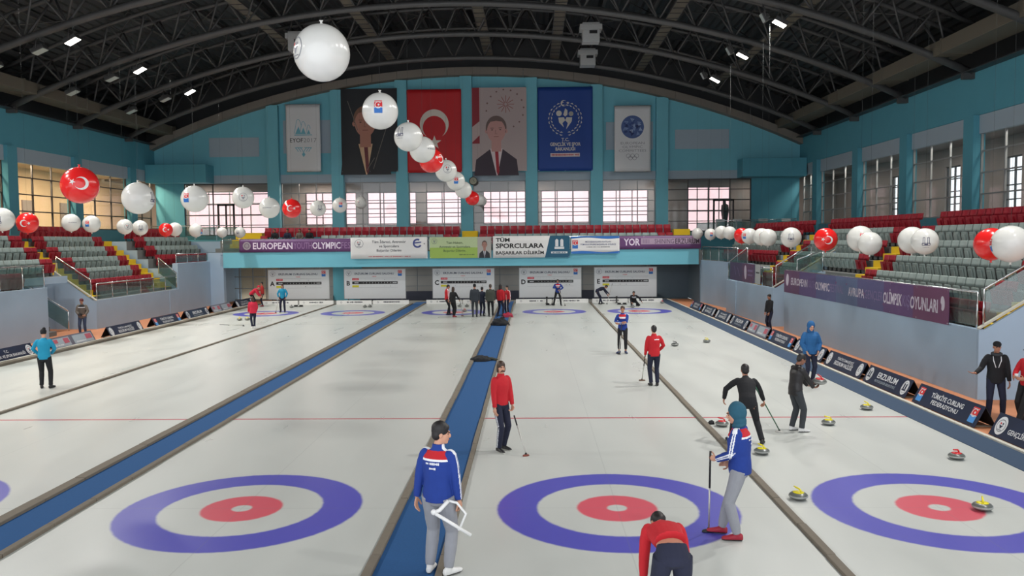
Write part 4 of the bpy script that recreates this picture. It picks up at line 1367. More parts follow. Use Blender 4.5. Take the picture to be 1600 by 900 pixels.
# ------------------------------------------------------------------ floodlights on the trusses
M['lamp_body'] = mat('lamp_housing', (70, 70, 70), .5, .3)
M['lamp_on'] = emit('lamp_lit', (255, 250, 240), 14)
M['lamp_off'] = mat('lamp_glass_off', (176, 184, 180), .3)
LAMPW = 560
def flood(loc, rz, tilt, on, label, s=1.0):
    t = thing('floodlight', label, 'lamp', loc, rz, None)
    R = Matrix.Rotation(tilt, 4, 'X')
    # local: lens faces -z before tilt
    def T(v): return R @ Vector(v)
    b = MB()
    for (c, d) in (((0, 0, .12), (.5 * s, .62 * s, .2)), ((0, 0, .26), (.3 * s, .3 * s, .12))):
        k = len(b.v); b.box(c, d); b.v[k:] = [tuple(T(v)) for v in b.v[k:]]
    b.build('housing', M['lamp_body'], t, bevel=.03)
    l = MB(); l.box((0, 0, .005), (.44 * s, .56 * s, .02)); l.v = [tuple(T(v)) for v in l.v]
    l.build('lens', M['lamp_on'] if on else M['lamp_off'], t)
    y = MB().tube([T((.3 * s, 0, .12)), (.3 * s, 0, .5), (-.3 * s, 0, .5), T((-.3 * s, 0, .12))], .02, 8)
    y.tube([(0, 0, .5), (0, 0, .9)], .025, 8)
    y.build('yoke', M['lamp_body'], t)
    if on:
        L = light('lamp', 'AREA', tuple(T((0, 0, -.02))), LAMPW * (.45 if loc[1] < 0 else 1), (255, 252, 247), .42 * s, .54 * s, parent=t, spread=radians(128))
        L.rotation_euler = R.to_euler()
    return t
FN = {37.6: 'second', 31.2: 'third', 24.8: 'fourth', 18.4: 'fifth', 44.0: 'first'}
for y in (37.6, 31.2, 24.8, 18.4, 12.0, 5.6, -.8, -7.2):
    nm = {37.6: 'second roof truss from the back', 31.2: 'third roof truss from the back', 24.8: 'fourth roof truss from the back'}.get(y)
    for x, rz, side in ((9.7, pi / 2, 'right'), (-21.8, -pi / 2, 'left')):
        z = zc(x) - .85
        lab = 'lit white floodlight on the %s side of the %s' % (side, nm) if nm else 'lit floodlight on the %s side, high above the near ice, %s' % (side, {18.4: 'farthest of its row', 12.0: 'second of its row', 5.6: 'third of its row', -.8: 'fourth of its row', -7.2: 'nearest of its row'}[y])
        flood((x, y, z), rz, radians(28), True, lab)
        if nm and side == 'left':
            flood((x - 1.5, y, zc(x - 1.5) - .8), rz, radians(24), False, 'unlit pale floodlight by the lit left lamp, ' + nm)
            flood((x - 3.6, y, zc(x - 3.6) - .75), rz, radians(24), False, 'unlit pale floodlight near the left wall on the ' + nm)
        if nm and side == 'right':
            flood((x - .75, y, zc(x - .75) - .8), rz, radians(62), False, 'unlit sideways floodlight by the lit right lamp, ' + nm, .7)

# cable ladders along the hall under the roof
for i, x in enumerate((-16.2, -11.1, -4.2, .45, 6.4, 11.4)):
    n = ['outermost on the left', 'second from the left', 'third from the left', 'third from the right', 'second from the right', 'outermost on the right'][i]
    z = zc(x) + .8
    t = thing('cable_ladder', 'long cable ladder under the roof, ' + n, 'cable tray', (x, 18, z), 0, 'cable ladders under the roof')
    MB().b2(-.33, -.3, -6, 30, 0, .1).b2(.3, .33, -6, 30, 0, .1).build('side_rail', M['steel'], t)
    r = MB().b2(-.3, .3, -6, 30, .01, .025)
    for k in range(36): r.b2(-.3, .3, -6 + k, -5.92 + k, -.02, .01, 1)
    r.build('tray_floor', [M['sheetmetal'], M['darkframe']], t)
# long ducts resting on the truss ends
for x, sd in ((17.0, 'right'), (-27.9, 'left')):
    z = zc(x) + .18
    t = thing('air_duct', 'long boxy beige air duct along the %s eave' % sd, 'duct', (x, 0, z))
    m = MB()
    for k in range(11):
        y0 = -18 + 6.0 * k; m.b2(-.65, .65, y0, y0 + 5.95, 0, .6)
    m.build('duct_body', M['sheetmetal'], t, bevel=.02)
    f = MB()
    for k in range(12): f.b2(-.69, .69, -18.04 + 6.0 * k, -17.98 + 6.0 * k, -.02, .64)
    f.build('duct_flange', M['sheetmetal'], t)
# white boxes hanging between the trusses
for (x, y, lab) in ((2.55, 43.4, 'white slotted box hanging under the roof above the blue banner, rear one'), (2.3, 37.0, 'white slotted box hanging under the roof above the blue banner, nearer one'), (-15.0, 37.0, 'white slotted box under the roof behind the biggest balloon')):
    z = zc(x) - .25
    t = thing('ceiling_unit', lab, 'ventilation unit', (x, y, z))
    MB().b2(-.5, .5, -.45, .45, 0, 1.1).b2(-.65, .65, -.5, .5, .7, 1.0).build('casing', mat('unit_white', (170, 172, 172), .5), t, bevel=.02)
    MB().b2(-.1, .35, -.52, -.44, .45, .62).build('grille', M['black'], t)
    MB().tube([(-.4, 0, 1.1), (-.4, 0, 1.9)], .02, 6).tube([(.4, 0, 1.1), (.4, 0, 1.9)], .02, 6).build('hanger', M['steel'], t)

M['thread'] = mat('thread', (60, 62, 62), .8)
# ------------------------------------------------------------------ balloons
BW = mat('white_latex', (214, 214, 209), .22, var=.02, coat=.3)
BR = mat('red_latex', (226, 36, 36), .22, var=.03, coat=.3)
BP = [M['navyink'], M['red'], M['blueink'], M['white'], mat('print_grey', (130, 132, 140), .5)]
PD = {'fed': 'with red and blue badge', 'tow': 'with dark twin tower emblem', 'flag': 'with white crescent and star', 'flagl': 'with white crescent and star', 'min': 'with round grey ring emblem', 'txt': 'with thin printed line', None: 'showing no print'}
def balloon(p, r, col, pr, az, el, lab, group, knot):
    d = CAMP - Vector(p)
    rz = atan2(d.x, -d.y)
    t = thing('balloon', lab, 'balloon', p, rz, group)
    prof = []
    n = 22
    for i in range(n + 1):
        a = pi * i / n
        z = -cos(a); q = sin(a)
        prof.append((r * q * 1.0, r * z * (1.03 if z * knot > 0 else 1.0)))
    skin = MB().lathe(prof, 36).build('skin', BW if col == 'white' else BR, t)
    MB().lathe([(.0, r * 1.0), (.03, r * 1.02), (.022, r * 1.07), (.014, r * 1.1), (.035, r * 1.16), (.0, r * 1.16)] if knot > 0 else [(0, -r * 1.16), (.035, -r * 1.16), (.014, -r * 1.1), (.022, -r * 1.07), (.03, -r * 1.02), (0, -r)], 12).build('knot', BW if col == 'white' else BR, skin)
    top = zc(p[0]) + 1.0
    MB().tube([(0, 0, r), (0.004, 0, (top - p[2]) * .5), (0, 0, top - p[2])], .0022, 5).build('string', M['thread'], t)
    if pr:
        g = GR()
        s = r
        if pr == 'fed': g.fed(0, 0, .46 * s, 1, 2, 3, 1)
        elif pr == 'tow': g.towers_open(0, .05 * s, .62 * s, 0, 1); g.scribble(-.25 * s, .25 * s, -.38 * s, .05 * s, 4, 1, 3)
        elif pr == 'flag': g.crescent(-.1 * s, 0, .34 * s, 3, 1, 1)
        elif pr == 'flagl': g.crescent(.12 * s, 0, .36 * s, 3, 1, -1, rot=.15)
        elif pr == 'min': g.ministry(0, 0, .42 * s, 4, 1, 1)
        elif pr == 'txt': g.scribble(-.42 * s, .42 * s, 0, .08 * s, 4, 1, 5)
        def fn(u, v, l):
            a = u / r + radians(az); b_ = v / r + radians(el); R = r * 1.004 + .0012 * l
            kz = 1.03 if sin(b_) * knot > 0 else 1.0
            return (R * sin(a) * cos(b_), -R * cos(a) * cos(b_), R * sin(b_) * kz)
        g.build('print', BP, fn, skin, sub=.22 * r)
    return t
CEN = [(1.69, 7.28, .47, 'white', 'min', -66, 4), (7.09, 7.14, .42, 'white', 'fed', -6, 6), (11.53, 7.09, .41, 'white', 'tow', -38, 12), (14.62, 7.06, .42, 'white', 'txt', 48, 0), (17.02, 6.94, .43, 'red', 'flagl', 48, 6), (22.11, 7.0, .45, 'white', 'min', 8, 6), (26.48, 6.89, .44, 'white', 'fed', 2, 0), (30.85, 6.74, .44, 'white', None, 0, 0), (37.41, 6.63, .42, 'red', None, 0, 0), (43.0, 6.8, .41, 'white', None, 0, 0), (46.6, 6.9, .38, 'white', 'min', 20, 0)]
for i, (y, z, r, c, pr, az, el) in enumerate(CEN):
    balloon((-4.8, y, z), r, c, pr, az, el, '%s balloon %s, %s from the camera in the centre string' % (c, PD[pr], ORD[i + 1]), 'centre string of balloons', 1)
LFT = [(8.18, 5.56, .45, 'red', 'flagl', -2, 4), (11.25, 5.39, .45, 'white', 'tow', 64, 0), (15.26, 5.57, .44, 'white', 'fed', -38, 4), (19.99, 5.86, .42, 'white', 'min', 0, 0), (23.24, 5.58, .44, 'white', 'txt', -14, 0), (26.6, 5.68, .44, 'red', 'flag', -6, 0), (31.44, 5.87, .42, 'white', 'tow', 14, 0), (36.48, 6.25, .44, 'white', 'fed', 6, 4), (42.6, 6.68, .4, 'white', 'min', -20, 0)]
for i, (y, z, r, c, pr, az, el) in enumerate(LFT):
    balloon((-12.6, y, z), r, c, pr, az, el, '%s balloon %s, %s from the camera in the upper left string' % (c, PD[pr], ORD[i + 1]), 'upper left string of balloons', 1)
LOW = [(16.48, 4.99, .41, 'white', 'tow', -20, -8), (17.96, 4.9, .38, 'red', 'flag', -14, -4), (20.88, 4.97, .355, 'white', 'txt', 10, 0), (22.45, 4.95, .36, 'white', 'fed', -30, 0), (25.33, 4.88, .35, 'white', 'min', 20, 0), (26.83, 4.85, .36, 'white', 'tow', 4, -6), (29.6, 4.79, .345, 'red', 'flag', 0, 0), (30.7, 4.83, .36, 'white', None, 0, 0), (33.41, 4.8, .37, 'white', 'fed', 58, -10), (37.33, 4.73, .31, 'white', None, 0, 0), (40.41, 4.76, .35, 'white', 'tow', -24, 0)]
for i, (y, z, r, c, pr, az, el) in enumerate(LOW):
    balloon((-20.0, y, z), r, c, pr, az, el, '%s balloon %s, %s from the camera along the left stand' % (c, PD[pr], ORD[i + 1]), 'balloons along the left stand', -1)
RGT = [(6.09, 3.92, .4, 'white', 'fed', -78, -4), (6.86, 3.91, .37, 'red', None, 0, 0), (10.08, 3.97, .35, 'white', 'tow', 6, -4), (10.83, 4.0, .37, 'white', None, 0, 0), (13.69, 3.9, .36, 'white', None, 0, 0), (14.45, 4.05, .41, 'white', 'fed', 12, 4), (17.58, 4.03, .41, 'red', 'flagl', 8, -4), (21.54, 4.11, .41, 'white', 'tow', 0, 0), (24.82, 4.12, .38, 'white', None, 0, 0), (25.85, 4.16, .39, 'white', 'fed', -2, 0), (27.97, 4.2, .38, 'white', 'fed', -40, 0), (29.43, 4.23, .39, 'red', None, 0, 0), (31.99, 4.39, .35, 'white', 'tow', 60, -6), (33.92, 4.44, .36, 'white', None, 0, 0), (36.72, 4.35, .34, 'white', 'fed', 10, 0), (40.6, 4.43, .35, 'white', 'txt', 40, 0)]
for i, (y, z, r, c, pr, az, el) in enumerate(RGT):
    balloon((9.3, y, z), r, c, pr, az, el, '%s balloon %s, %s from the camera along the right stand' % (c, PD[pr], ORD[i + 1]), 'balloons along the right stand', -1)

# ------------------------------------------------------------------ A-frame advertising boards
SB_ = mat('board_navy', (30, 40, 62), .4, var=.25, scale=2.5)
SG_ = mat('board_grey', (96, 96, 108), .4, var=.12, scale=2)
SI = [mat('board_white_print', (206, 208, 210), .5, var=.02), M['black'], mat('board_red', (204, 48, 50), .5), mat('board_blue', (72, 140, 204), .5), mat('board_pink', (170, 84, 98), .5), mat('board_light', (150, 160, 168), .5), SB_]
def aboard(loc, rz, L, kind, label, group):
    t = thing('advertising_board', label, 'board', loc, rz, group)
    H, D = .47, .24
    base = SG_ if kind == 'eyof' else SB_
    for s, nm in ((0, 'front_panel'), (1, 'back_panel')):
        m = MB()
        y0, y1 = (0, D) if s == 0 else (2 * D, D)
        ty = .016 if s == 0 else -.016
        vs = [(0, y0, .02), (L, y0, .02), (L, y1, H), (0, y1, H), (0, y0 + ty, .02), (L, y0 + ty, .02), (L, y1 + ty * .3, H - .01), (0, y1 + ty * .3, H - .01)]
        m.add(vs, [(0, 1, 2, 3), (7, 6, 5, 4), (0, 4, 5, 1), (1, 5, 6, 2), (2, 6, 7, 3), (3, 7, 4, 0)])
        pn = m.build(nm, base if s == 0 else M['black'], t)
        if s == 0: front = pn
    MB().b2(.15, .19, 0, 2 * D, 0, .03).b2(L - .19, L - .15, 0, 2 * D, 0, .03).build('foot', M['rail_foam'], t)
    S = sqrt(H * H + D * D)
    g = GR(); h = S
    if kind == 'fed':
        for x in (.24, L - .24): g.fed(x, h * .5, .25, 2, 3, 0, 1)
        g.text('TÜRKİYE CURLING', L / 2, h * .66, .12, 0, 1, w=1.45, bold=.02).text('FEDERASYONU', L / 2, h * .34, .11, 0, 1, w=1.2, bold=.015)
    elif kind == 'erz':
        for x in (.24, L - .24): g.disc(x, h * .5, .17, 0, 1, 28, .21); g.ring(x, h * .5, .15, .157, 1, 2, 24); g.towers(x, h * .52, .2, 6, 2)
        g.text('ERZURUM', L / 2, h * .62, .17, 0, 1, w=1.2, bold=.02).text('BÜYÜKŞEHİR BELEDİYESİ', L / 2, h * .28, .07, 5, 1, w=1.25)
    elif kind == 'val':
        for x in (.24, L - .24): g.disc(x, h * .5, .17, 0, 1, 28, .21); g.ring(x, h * .5, .15, .157, 1, 2, 24); g.crescent(x - .02, h * .5, .07, 6, 2, 1)
        g.text('TÜRKİYE CUMHURİYETİ', L / 2, h * .68, .085, 0, 1, w=1.25).text('ERZURUM VALİLİĞİ', L / 2, h * .38, .13, 0, 1, w=1.4, bold=.02)
    elif kind == 'gen':
        for x in (.26, L - .26): g.disc(x, h * .5, .18, 0, 1, 28, .21); g.ministry(x, h * .5, .15, 6, 2, 2)
        g.text('T.C.', L / 2, h * .72, .1, 0, 1, bold=.02).text('GENÇLİK VE SPOR BAKANLIĞI', L / 2, h * .38, .11, 0, 1, w=L - 1.1, bold=.015)
    else:
        g.rect(.1, L * .42, .08, h - .06, 5, 1); g.rect(L * .5, L - .1, .08, h - .06, 5, 1)
        g.rect(L * .28, L * .4, .2, h - .1, 4, 2); g.rect(L * .8, L - .15, .2, h - .1, 4, 2); g.rect(.15, L * .15, h * .5, h - .1, 4, 2)
        g.scribble(L * .55, L * .78, .16, .07, 0, 2, 4); g.scribble(.2, L * .25, .16, .07, 0, 2, 5)
    g.build('print', SI, lambda u, v, l: (u, D * v / S - .003 * l * H / S - .002, .02 + (H - .02) * v / S + .003 * l * D / S), front)
    return t
KD = {'fed': 'navy board with red-blue badges', 'erz': 'navy ERZURUM board with tower discs', 'val': 'navy ERZURUM VALİLİĞİ board with white discs', 'gen': 'navy GENÇLİK VE SPOR board with white discs', 'eyof': 'grey and pink board'}
RS = [(4.65, 'gen'), (8.1, 'fed'), (11.15, 'erz'), (14.3, 'val'), (17.5, 'gen'), (20.7, 'fed'), (23.9, 'eyof'), (27.1, 'erz'), (30.3, 'val'), (33.6, 'val'), (36.9, 'fed')]
for i, (y, k) in enumerate(RS):
    aboard((8.12, y, .0), -pi / 2, 2.9 if k != 'erz' or i > 3 else 2.65, k, '%s, %s along the right stand' % (KD[k], ORD[i + 1]), 'boards along the right edge of the ice')
LS = [(14.5, 'gen'), (18.7, 'eyof'), (23.0, 'val'), (27.3, 'fed'), (31.1, 'erz'), (34.7, 'eyof'), (38.6, 'val')]
for i, (y, k) in enumerate(LS):
    aboard((-19.6, y, .0), pi / 2, 3.05, k, '%s, %s along the left edge' % (KD[k], ORD[i + 1]), 'boards along the left edge of the ice')

# ------------------------------------------------------------------ curling stones
GRAN = mat('granite', (94, 98, 95), .3, var=.28, scale=60, coat=.2)
BAND = mat('granite_band', (150, 152, 148), .55, var=.15, scale=40)
HY = mat('handle_yellow', (220, 206, 24), .35); HR = mat('handle_red', (204, 40, 46), .35); HG = mat('handle_dark', (40, 40, 44), .4)
def stone_parts():
    b = MB().lathe([(0, .0), (.06, .0), (.075, .008), (.115, .022), (.138, .042), (.144, .05)], 32).lathe([(.144, .074), (.139, .082), (.118, .102), (.09, .113), (0, .114)], 32)
    bd = MB().lathe([(.1435, .049), (.146, .055), (.146, .069), (.1435, .075)], 32)
    h = MB().lathe([(0, .112), (.085, .112), (.088, .118), (.06, .126), (0, .128)], 24)
    h.tube([(0, -.055, .124), (0, -.05, .15), (0, -.02, .172), (0, .04, .178), (0, .09, .186)], [.016, .015, .014, .0135, .011], 10)
    return b, bd, h
_b, _bd, _h = stone_parts()
ST = {}
def stone(x, y, col, label, rz=0.0, z=.001, tilt=None):
    t = thing('curling_stone', label, 'curling stone', (x, y, z), rz, None)
    if not ST:
        ST['b'] = _b.mesh('body', GRAN); ST['d'] = _bd.mesh('striking_band', BAND)
    if col not in ST: ST[col] = _h.mesh('handle', {'y': HY, 'r': HR, 'k': HG}[col])
    link('body', ST['b'], t); link('striking_band', ST['d'], t); link('handle', ST[col], t)
    if tilt: t.rotation_euler = tilt
    return t
stone(2.85, 5.5, 'r', 'curling stone with red handle on the red line beside the sweeper', 1.2)
stone(3.06, 3.14, 'y', 'curling stone with yellow handle behind the hooded player in blue', .6)
stone(5.19, 5.6, 'y', 'curling stone with yellow handle on the red line, right of the white shoes', 1.0)
stone(6.66, 7.2, 'y', 'curling stone with yellow handle beyond the red line, nearest the right carpet', .3)
stone(6.51, 2.75, 'r', 'curling stone with red handle near the right carpet edge', 2.0)
stone(2.87, .4, 'y', 'curling stone with yellow handle touching the left rim of the right house', .5)
stone(5.43, -.13, 'y', 'curling stone with yellow handle inside the right house near its red ring', -.4)
stone(4.19, 19.15, 'k', 'curling stone with dark handle, right of the player in red seen from behind', 1.0)
stone(5.62, 20.2, 'y', 'curling stone with yellow handle far out on the right sheet', .8)
stone(-16.71, 30.7, 'y', 'curling stone on the far left sheet beside the red child', .8)
stone(-16.32, 30.78, 'y', 'curling stone just right of another on the far left sheet', 1.4)
stone(-5.72, 34.75, 'r', 'left of two stones with red handles in the far middle house', .8)
stone(-5.16, 35.1, 'r', 'right of two stones with red handles in the far middle house', .8)
stone(-16.3, 38.8, 'k', 'dark stone behind the player in turquoise at the far left', .2)
stone(-11.67, 38.7, 'k', 'left of two dark stones behind the far house of sheet B', .2)
stone(-11.38, 38.8, 'k', 'right of two dark stones behind the far house of sheet B', .9)
stone(7.05, 40.4, 'r', 'red handled stone at the far right end of the ice by the white board', .9)
stone(4.78, 37.2, 'k', 'stone under the hand of the crouching player at the far end', .9)
stone(-5.75, 38.6, 'k', 'left of two dark stones behind the group at sheet C', .3)
stone(-5.3, 38.6, 'k', 'right of two dark stones behind the group at sheet C', .3)

# ------------------------------------------------------------------ soft heaps on the blue carpet
def heap(name, label, cat, loc, sx, sy, sz, m, seed, extra=None):
    t = thing(name, label, cat, loc)
    mb = MB(); rn = random.Random(seed)
    n, k = 26, 10
    prof = []
    vs = []; fs = []
    for i in range(k + 1):
        a = pi / 2 * i / k
        for j in range(n):
            b_ = 2 * pi * j / n
            p = Vector((cos(a) * cos(b_), cos(a) * sin(b_), sin(a)))
            q = 1 + .38 * noise.noise(p * 2.3 + Vector((seed, 0, 0)))
            vs.append((p.x * sx * q, p.y * sy * q, max(.0, p.z * sz * q)))
    for i in range(k):
        for j in range(n): fs.append((i * n + j, i * n + (j + 1) % n, (i + 1) * n + (j + 1) % n, (i + 1) * n + j))
    fs.append(tuple(range(n))[::-1])
    mb.add(vs, fs, 0, True)
    mb.build('cloth', m, t)
    if extra: extra(t)
    return t
dk = mat('dark_cloth_heap', (26, 28, 32), .85)
ol = mat('olive_cloth_heap', (52, 54, 46), .85)
def slv(t):
    MB().tube([(.22, .05, .06), (.38, .12, .05), (.5, .02, .035), (.56, -.08, .03)], [.06, .055, .05, .04], 10).build('sleeve', ol, t)
    MB().tube([(-.22, .1, .07), (-.32, -.05, .06), (-.22, -.2, .04)], [.06, .05, .045], 10).build('sleeve', dk, t)
heap('dropped_jacket', 'dark jacket dropped across the blue carpet beyond the moustached player', 'jacket', (-3.02, 15.5, .004), .3, .26, .17, dk, 3, slv)
heap('dark_bag', 'black bag heap on the blue carpet near the far group', 'bag', (-2.79, 27.3, .004), .42, .3, .36, dk, 8, lambda t: MB().tube([(-.2, 0, .36), (-.1, -.05, .5), (.1, -.05, .5), (.2, 0, .36)], .015, 8).build('bag_strap', dk, t))
heap('red_bag', 'small red bag on the far blue carpet at the feet of the group', 'bag', (-2.56, 31.5, .004), .3, .22, .22, mat('red_bag_cloth', (160, 34, 62), .7), 5, lambda t: MB().tube([(-.15, 0, .2), (0, -.03, .3), (.15, 0, .2)], .012, 8).build('bag_strap', dk, t))
heap('dark_glove', 'small black glove on the ice beside the divider and red stone', 'glove', (2.66, 5.72, .001), .08, .06, .08, dk, 11)

# delivery frame posts standing at sheet ends
for x, lab in ((-4.35, 'thin steel camera stand in the far middle group, left leg side'),):
    t = thing('tripod', 'small black topped tripod between the dark coats in the far group', 'tripod', (-4.05, 33.2, 0))
    MB().b2(-.14, .14, -.08, .08, .82, .98).build('head', M['black'], t, bevel=.02)
    for k in range(3):
        a = 2 * pi * k / 3
        MB().tube([(0, 0, .84), (.2 * cos(a), .2 * sin(a), 0)], .014, 6).build('leg', M['darkframe'], t)
for i, (x, lab) in enumerate(((-16.1, 'black footrest on the ice behind the player in turquoise'), (-.1, 'black rubber footrest behind the far house of sheet D'), (4.4, 'black rubber footrest left of the crouching player'))):
    t = thing('rubber_hack', lab, 'hack', (x, 39.6, 0))
    MB().b2(-.3, .3, -.06, .06, 0, .03).build('plate', M['black'], t)
    MB().b2(-.28, -.06, -.05, .09, .03, .11).b2(.06, .28, -.05, .09, .03, .11).build('foothold', M['black'], t, bevel=.02)
for i, x in enumerate((.05, 4.55)):
    t = thing('sheet_post', 'short black post on the end board of sheet %s' % 'DE'[i], 'post', (x - .35, 40.9, 0))
    MB().lathe([(0, 0), (.12, 0), (.12, .02), (.05, .04), (.045, .36), (.07, .4), (.05, .44), (0, .44)], 14).build('post_body', M['black'], t)

# closed parasols and pale boards behind the end glass
for x, y, z, lab in ((15.9 - 2.6, 50.3, 4.3, 'tall dark covered parasol behind the right end window'), (-20.9, 50.2, 4.3, 'dark draped parasol behind the left end window')):
    t = thing('closed_parasol', lab, 'parasol', (x, y, z))
    MB().lathe([(.0, .25), (.1, .25), (.16, .8), (.3, 1.9), (.26, 2.3), (.09, 2.4), (.07, 2.6), (0, 2.62)], 14).build('cover', mat('parasol_cover', (40, 38, 44), .8), t)
    MB().lathe([(0, 0), (.4, 0), (.4, .08), (.08, .12), (.06, .3), (0, .3)], 18).build('base', M['darkframe'], t)
for i, (x, lab) in enumerate(((12.0, 'leftmost'), (13.2, 'second'), (15.0, 'third'), (16.6, 'rightmost'))):
    t = thing('easel_board', 'white leaning board on the upper right landing, %s of four' % lab, 'board', (x, 46.0, 4.25), 0, 'white boards leaning on the upper landing')
    m = MB().box((0, 0, .62), (.62, .03, 1.2), 0, Matrix.Rotation(radians(-14), 3, 'X')); m.build('board', M['paper'], t)
    MB().tube([(-.25, .05, 1.0), (-.25, .42, 0)], .02, 6).tube([(.25, .05, 1.0), (.25, .42, 0)], .02, 6).build('leg', M['darkframe'], t)
# ------------------------------------------------------------------ people
SKN = [mat('skin_warm', (196, 146, 120), .55, var=.04), mat('skin_tan', (168, 118, 94), .55, var=.04), mat('skin_dark', (140, 96, 76), .55, var=.04)]
HAIRM = mat('hair_black', (24, 20, 20), .55, var=.2, scale=60); HAIRB = mat('hair_brown', (58, 40, 30), .55, var=.2, scale=60)
EYE = mat('eye_dark', (30, 24, 22), .3); LIP = mat('lip', (150, 84, 78), .5)
CL = lambda n, c, r=.85: mat('cloth_' + n, c, r, var=.08, scale=14, bump=.05)
C_BLUE = CL('royal', (22, 54, 134)); C_RED = CL('red', (184, 24, 36)); C_WHITE = CL('white', (226, 228, 232)); C_GREY = CL('sweat_grey', (142, 144, 150))
C_NAVY = CL('navy', (24, 28, 50)); C_BLK = CL('black', (20, 21, 25)); C_TEAL = CL('turquoise', (24, 140, 176)); C_COAT = CL('coat_blue', (30, 88, 140)); C_HOOD = CL('hood_teal', (34, 84, 104))
C_LEATH = mat('leather_black', (28, 26, 28), .42, var=.15, scale=20); C_DENIM = CL('denim', (52, 66, 92)); C_CHAR = CL('charcoal', (52, 56, 60)); C_OLIVE = CL('olive', (62, 66, 58)); C_PINK = CL('crimson', (196, 34, 62)); C_KNIT = CL('knit', (96, 88, 80)); C_BURG = CL('burgundy_wool', (86, 40, 48))
S_RED = mat('shoe_red', (150, 26, 46), .6); S_WHT = mat('shoe_white', (216, 216, 214), .5); S_BLK = mat('shoe_black', (24, 24, 26), .5); S_MIX = mat('shoe_dark_blue', (38, 52, 88), .5); SOLE = mat('shoe_sole', (36, 34, 36), .7); SOLEW = mat('shoe_sole_white', (214, 212, 206), .6)

def remesh(mb, voxel, smooth, name, mats, fn, parent, bumpy=0.0, seed=0):
    me = mb.mesh('tmp', mats)
    bm = bmesh.new(); bm.from_mesh(me); bmesh.ops.recalc_face_normals(bm, faces=bm.faces); bm.to_mesh(me); bm.free()
    ob = bpy.data.objects.new('tmp', me)
    r = ob.modifiers.new('r', 'REMESH'); r.mode = 'VOXEL'; r.voxel_size = voxel; r.use_smooth_shade = True
    if smooth:
        s = ob.modifiers.new('s', 'SMOOTH'); s.factor = .5; s.iterations = smooth
    out = evaluated_mesh(ob)
    bpy.data.meshes.remove(me)
    out.name = name
    out.materials.clear()
    for m in mats: out.materials.append(m)
    if bumpy:
        o3 = Vector((seed * 3.1, seed * 1.7, 0))
        flat = []
        for p, nr in [(v.co.copy(), v.normal.copy()) for v in out.vertices]:
            n = noise.noise(Vector((p.x * 9, p.y * 9, p.z * 5)) + o3) + .5 * noise.noise(p * 22 + o3)
            flat += list(p + nr * (n * bumpy))
        out.vertices.foreach_set('co', flat)
    n = len(out.polygons)
    out.polygons.foreach_set('use_smooth', [True] * n)
    if fn:
        out.polygons.foreach_set('material_index', [fn(p.center, p.normal) for p in out.polygons])
    else:
        out.polygons.foreach_set('material_index', [0] * n)
    out.update()
    return link(name, out, parent)

def ik(a, b, l1, l2, pole):
    d = b - a; L = d.length
    mx = (l1 + l2) * .999
    if L > mx: b = a + d * (mx / L); d = b - a; L = mx
    if L < abs(l1 - l2) + .01: L = abs(l1 - l2) + .01
    x = (l1 * l1 - l2 * l2 + L * L) / (2 * L)
    h = sqrt(max(0, l1 * l1 - x * x))
    u = d.normalized(); p = Vector(pole); p = p - u * p.dot(u)
    if p.length < 1e-4: p = Vector((0, 1, 0)) - u * u.y
    return a + u * x + p.normalized() * h, b

def seg_dist(p, a, b):
    ab = b - a; t = max(0, min(1, (p - a).dot(ab) / ab.length_squared))
    return (p - a - ab * t).length, t

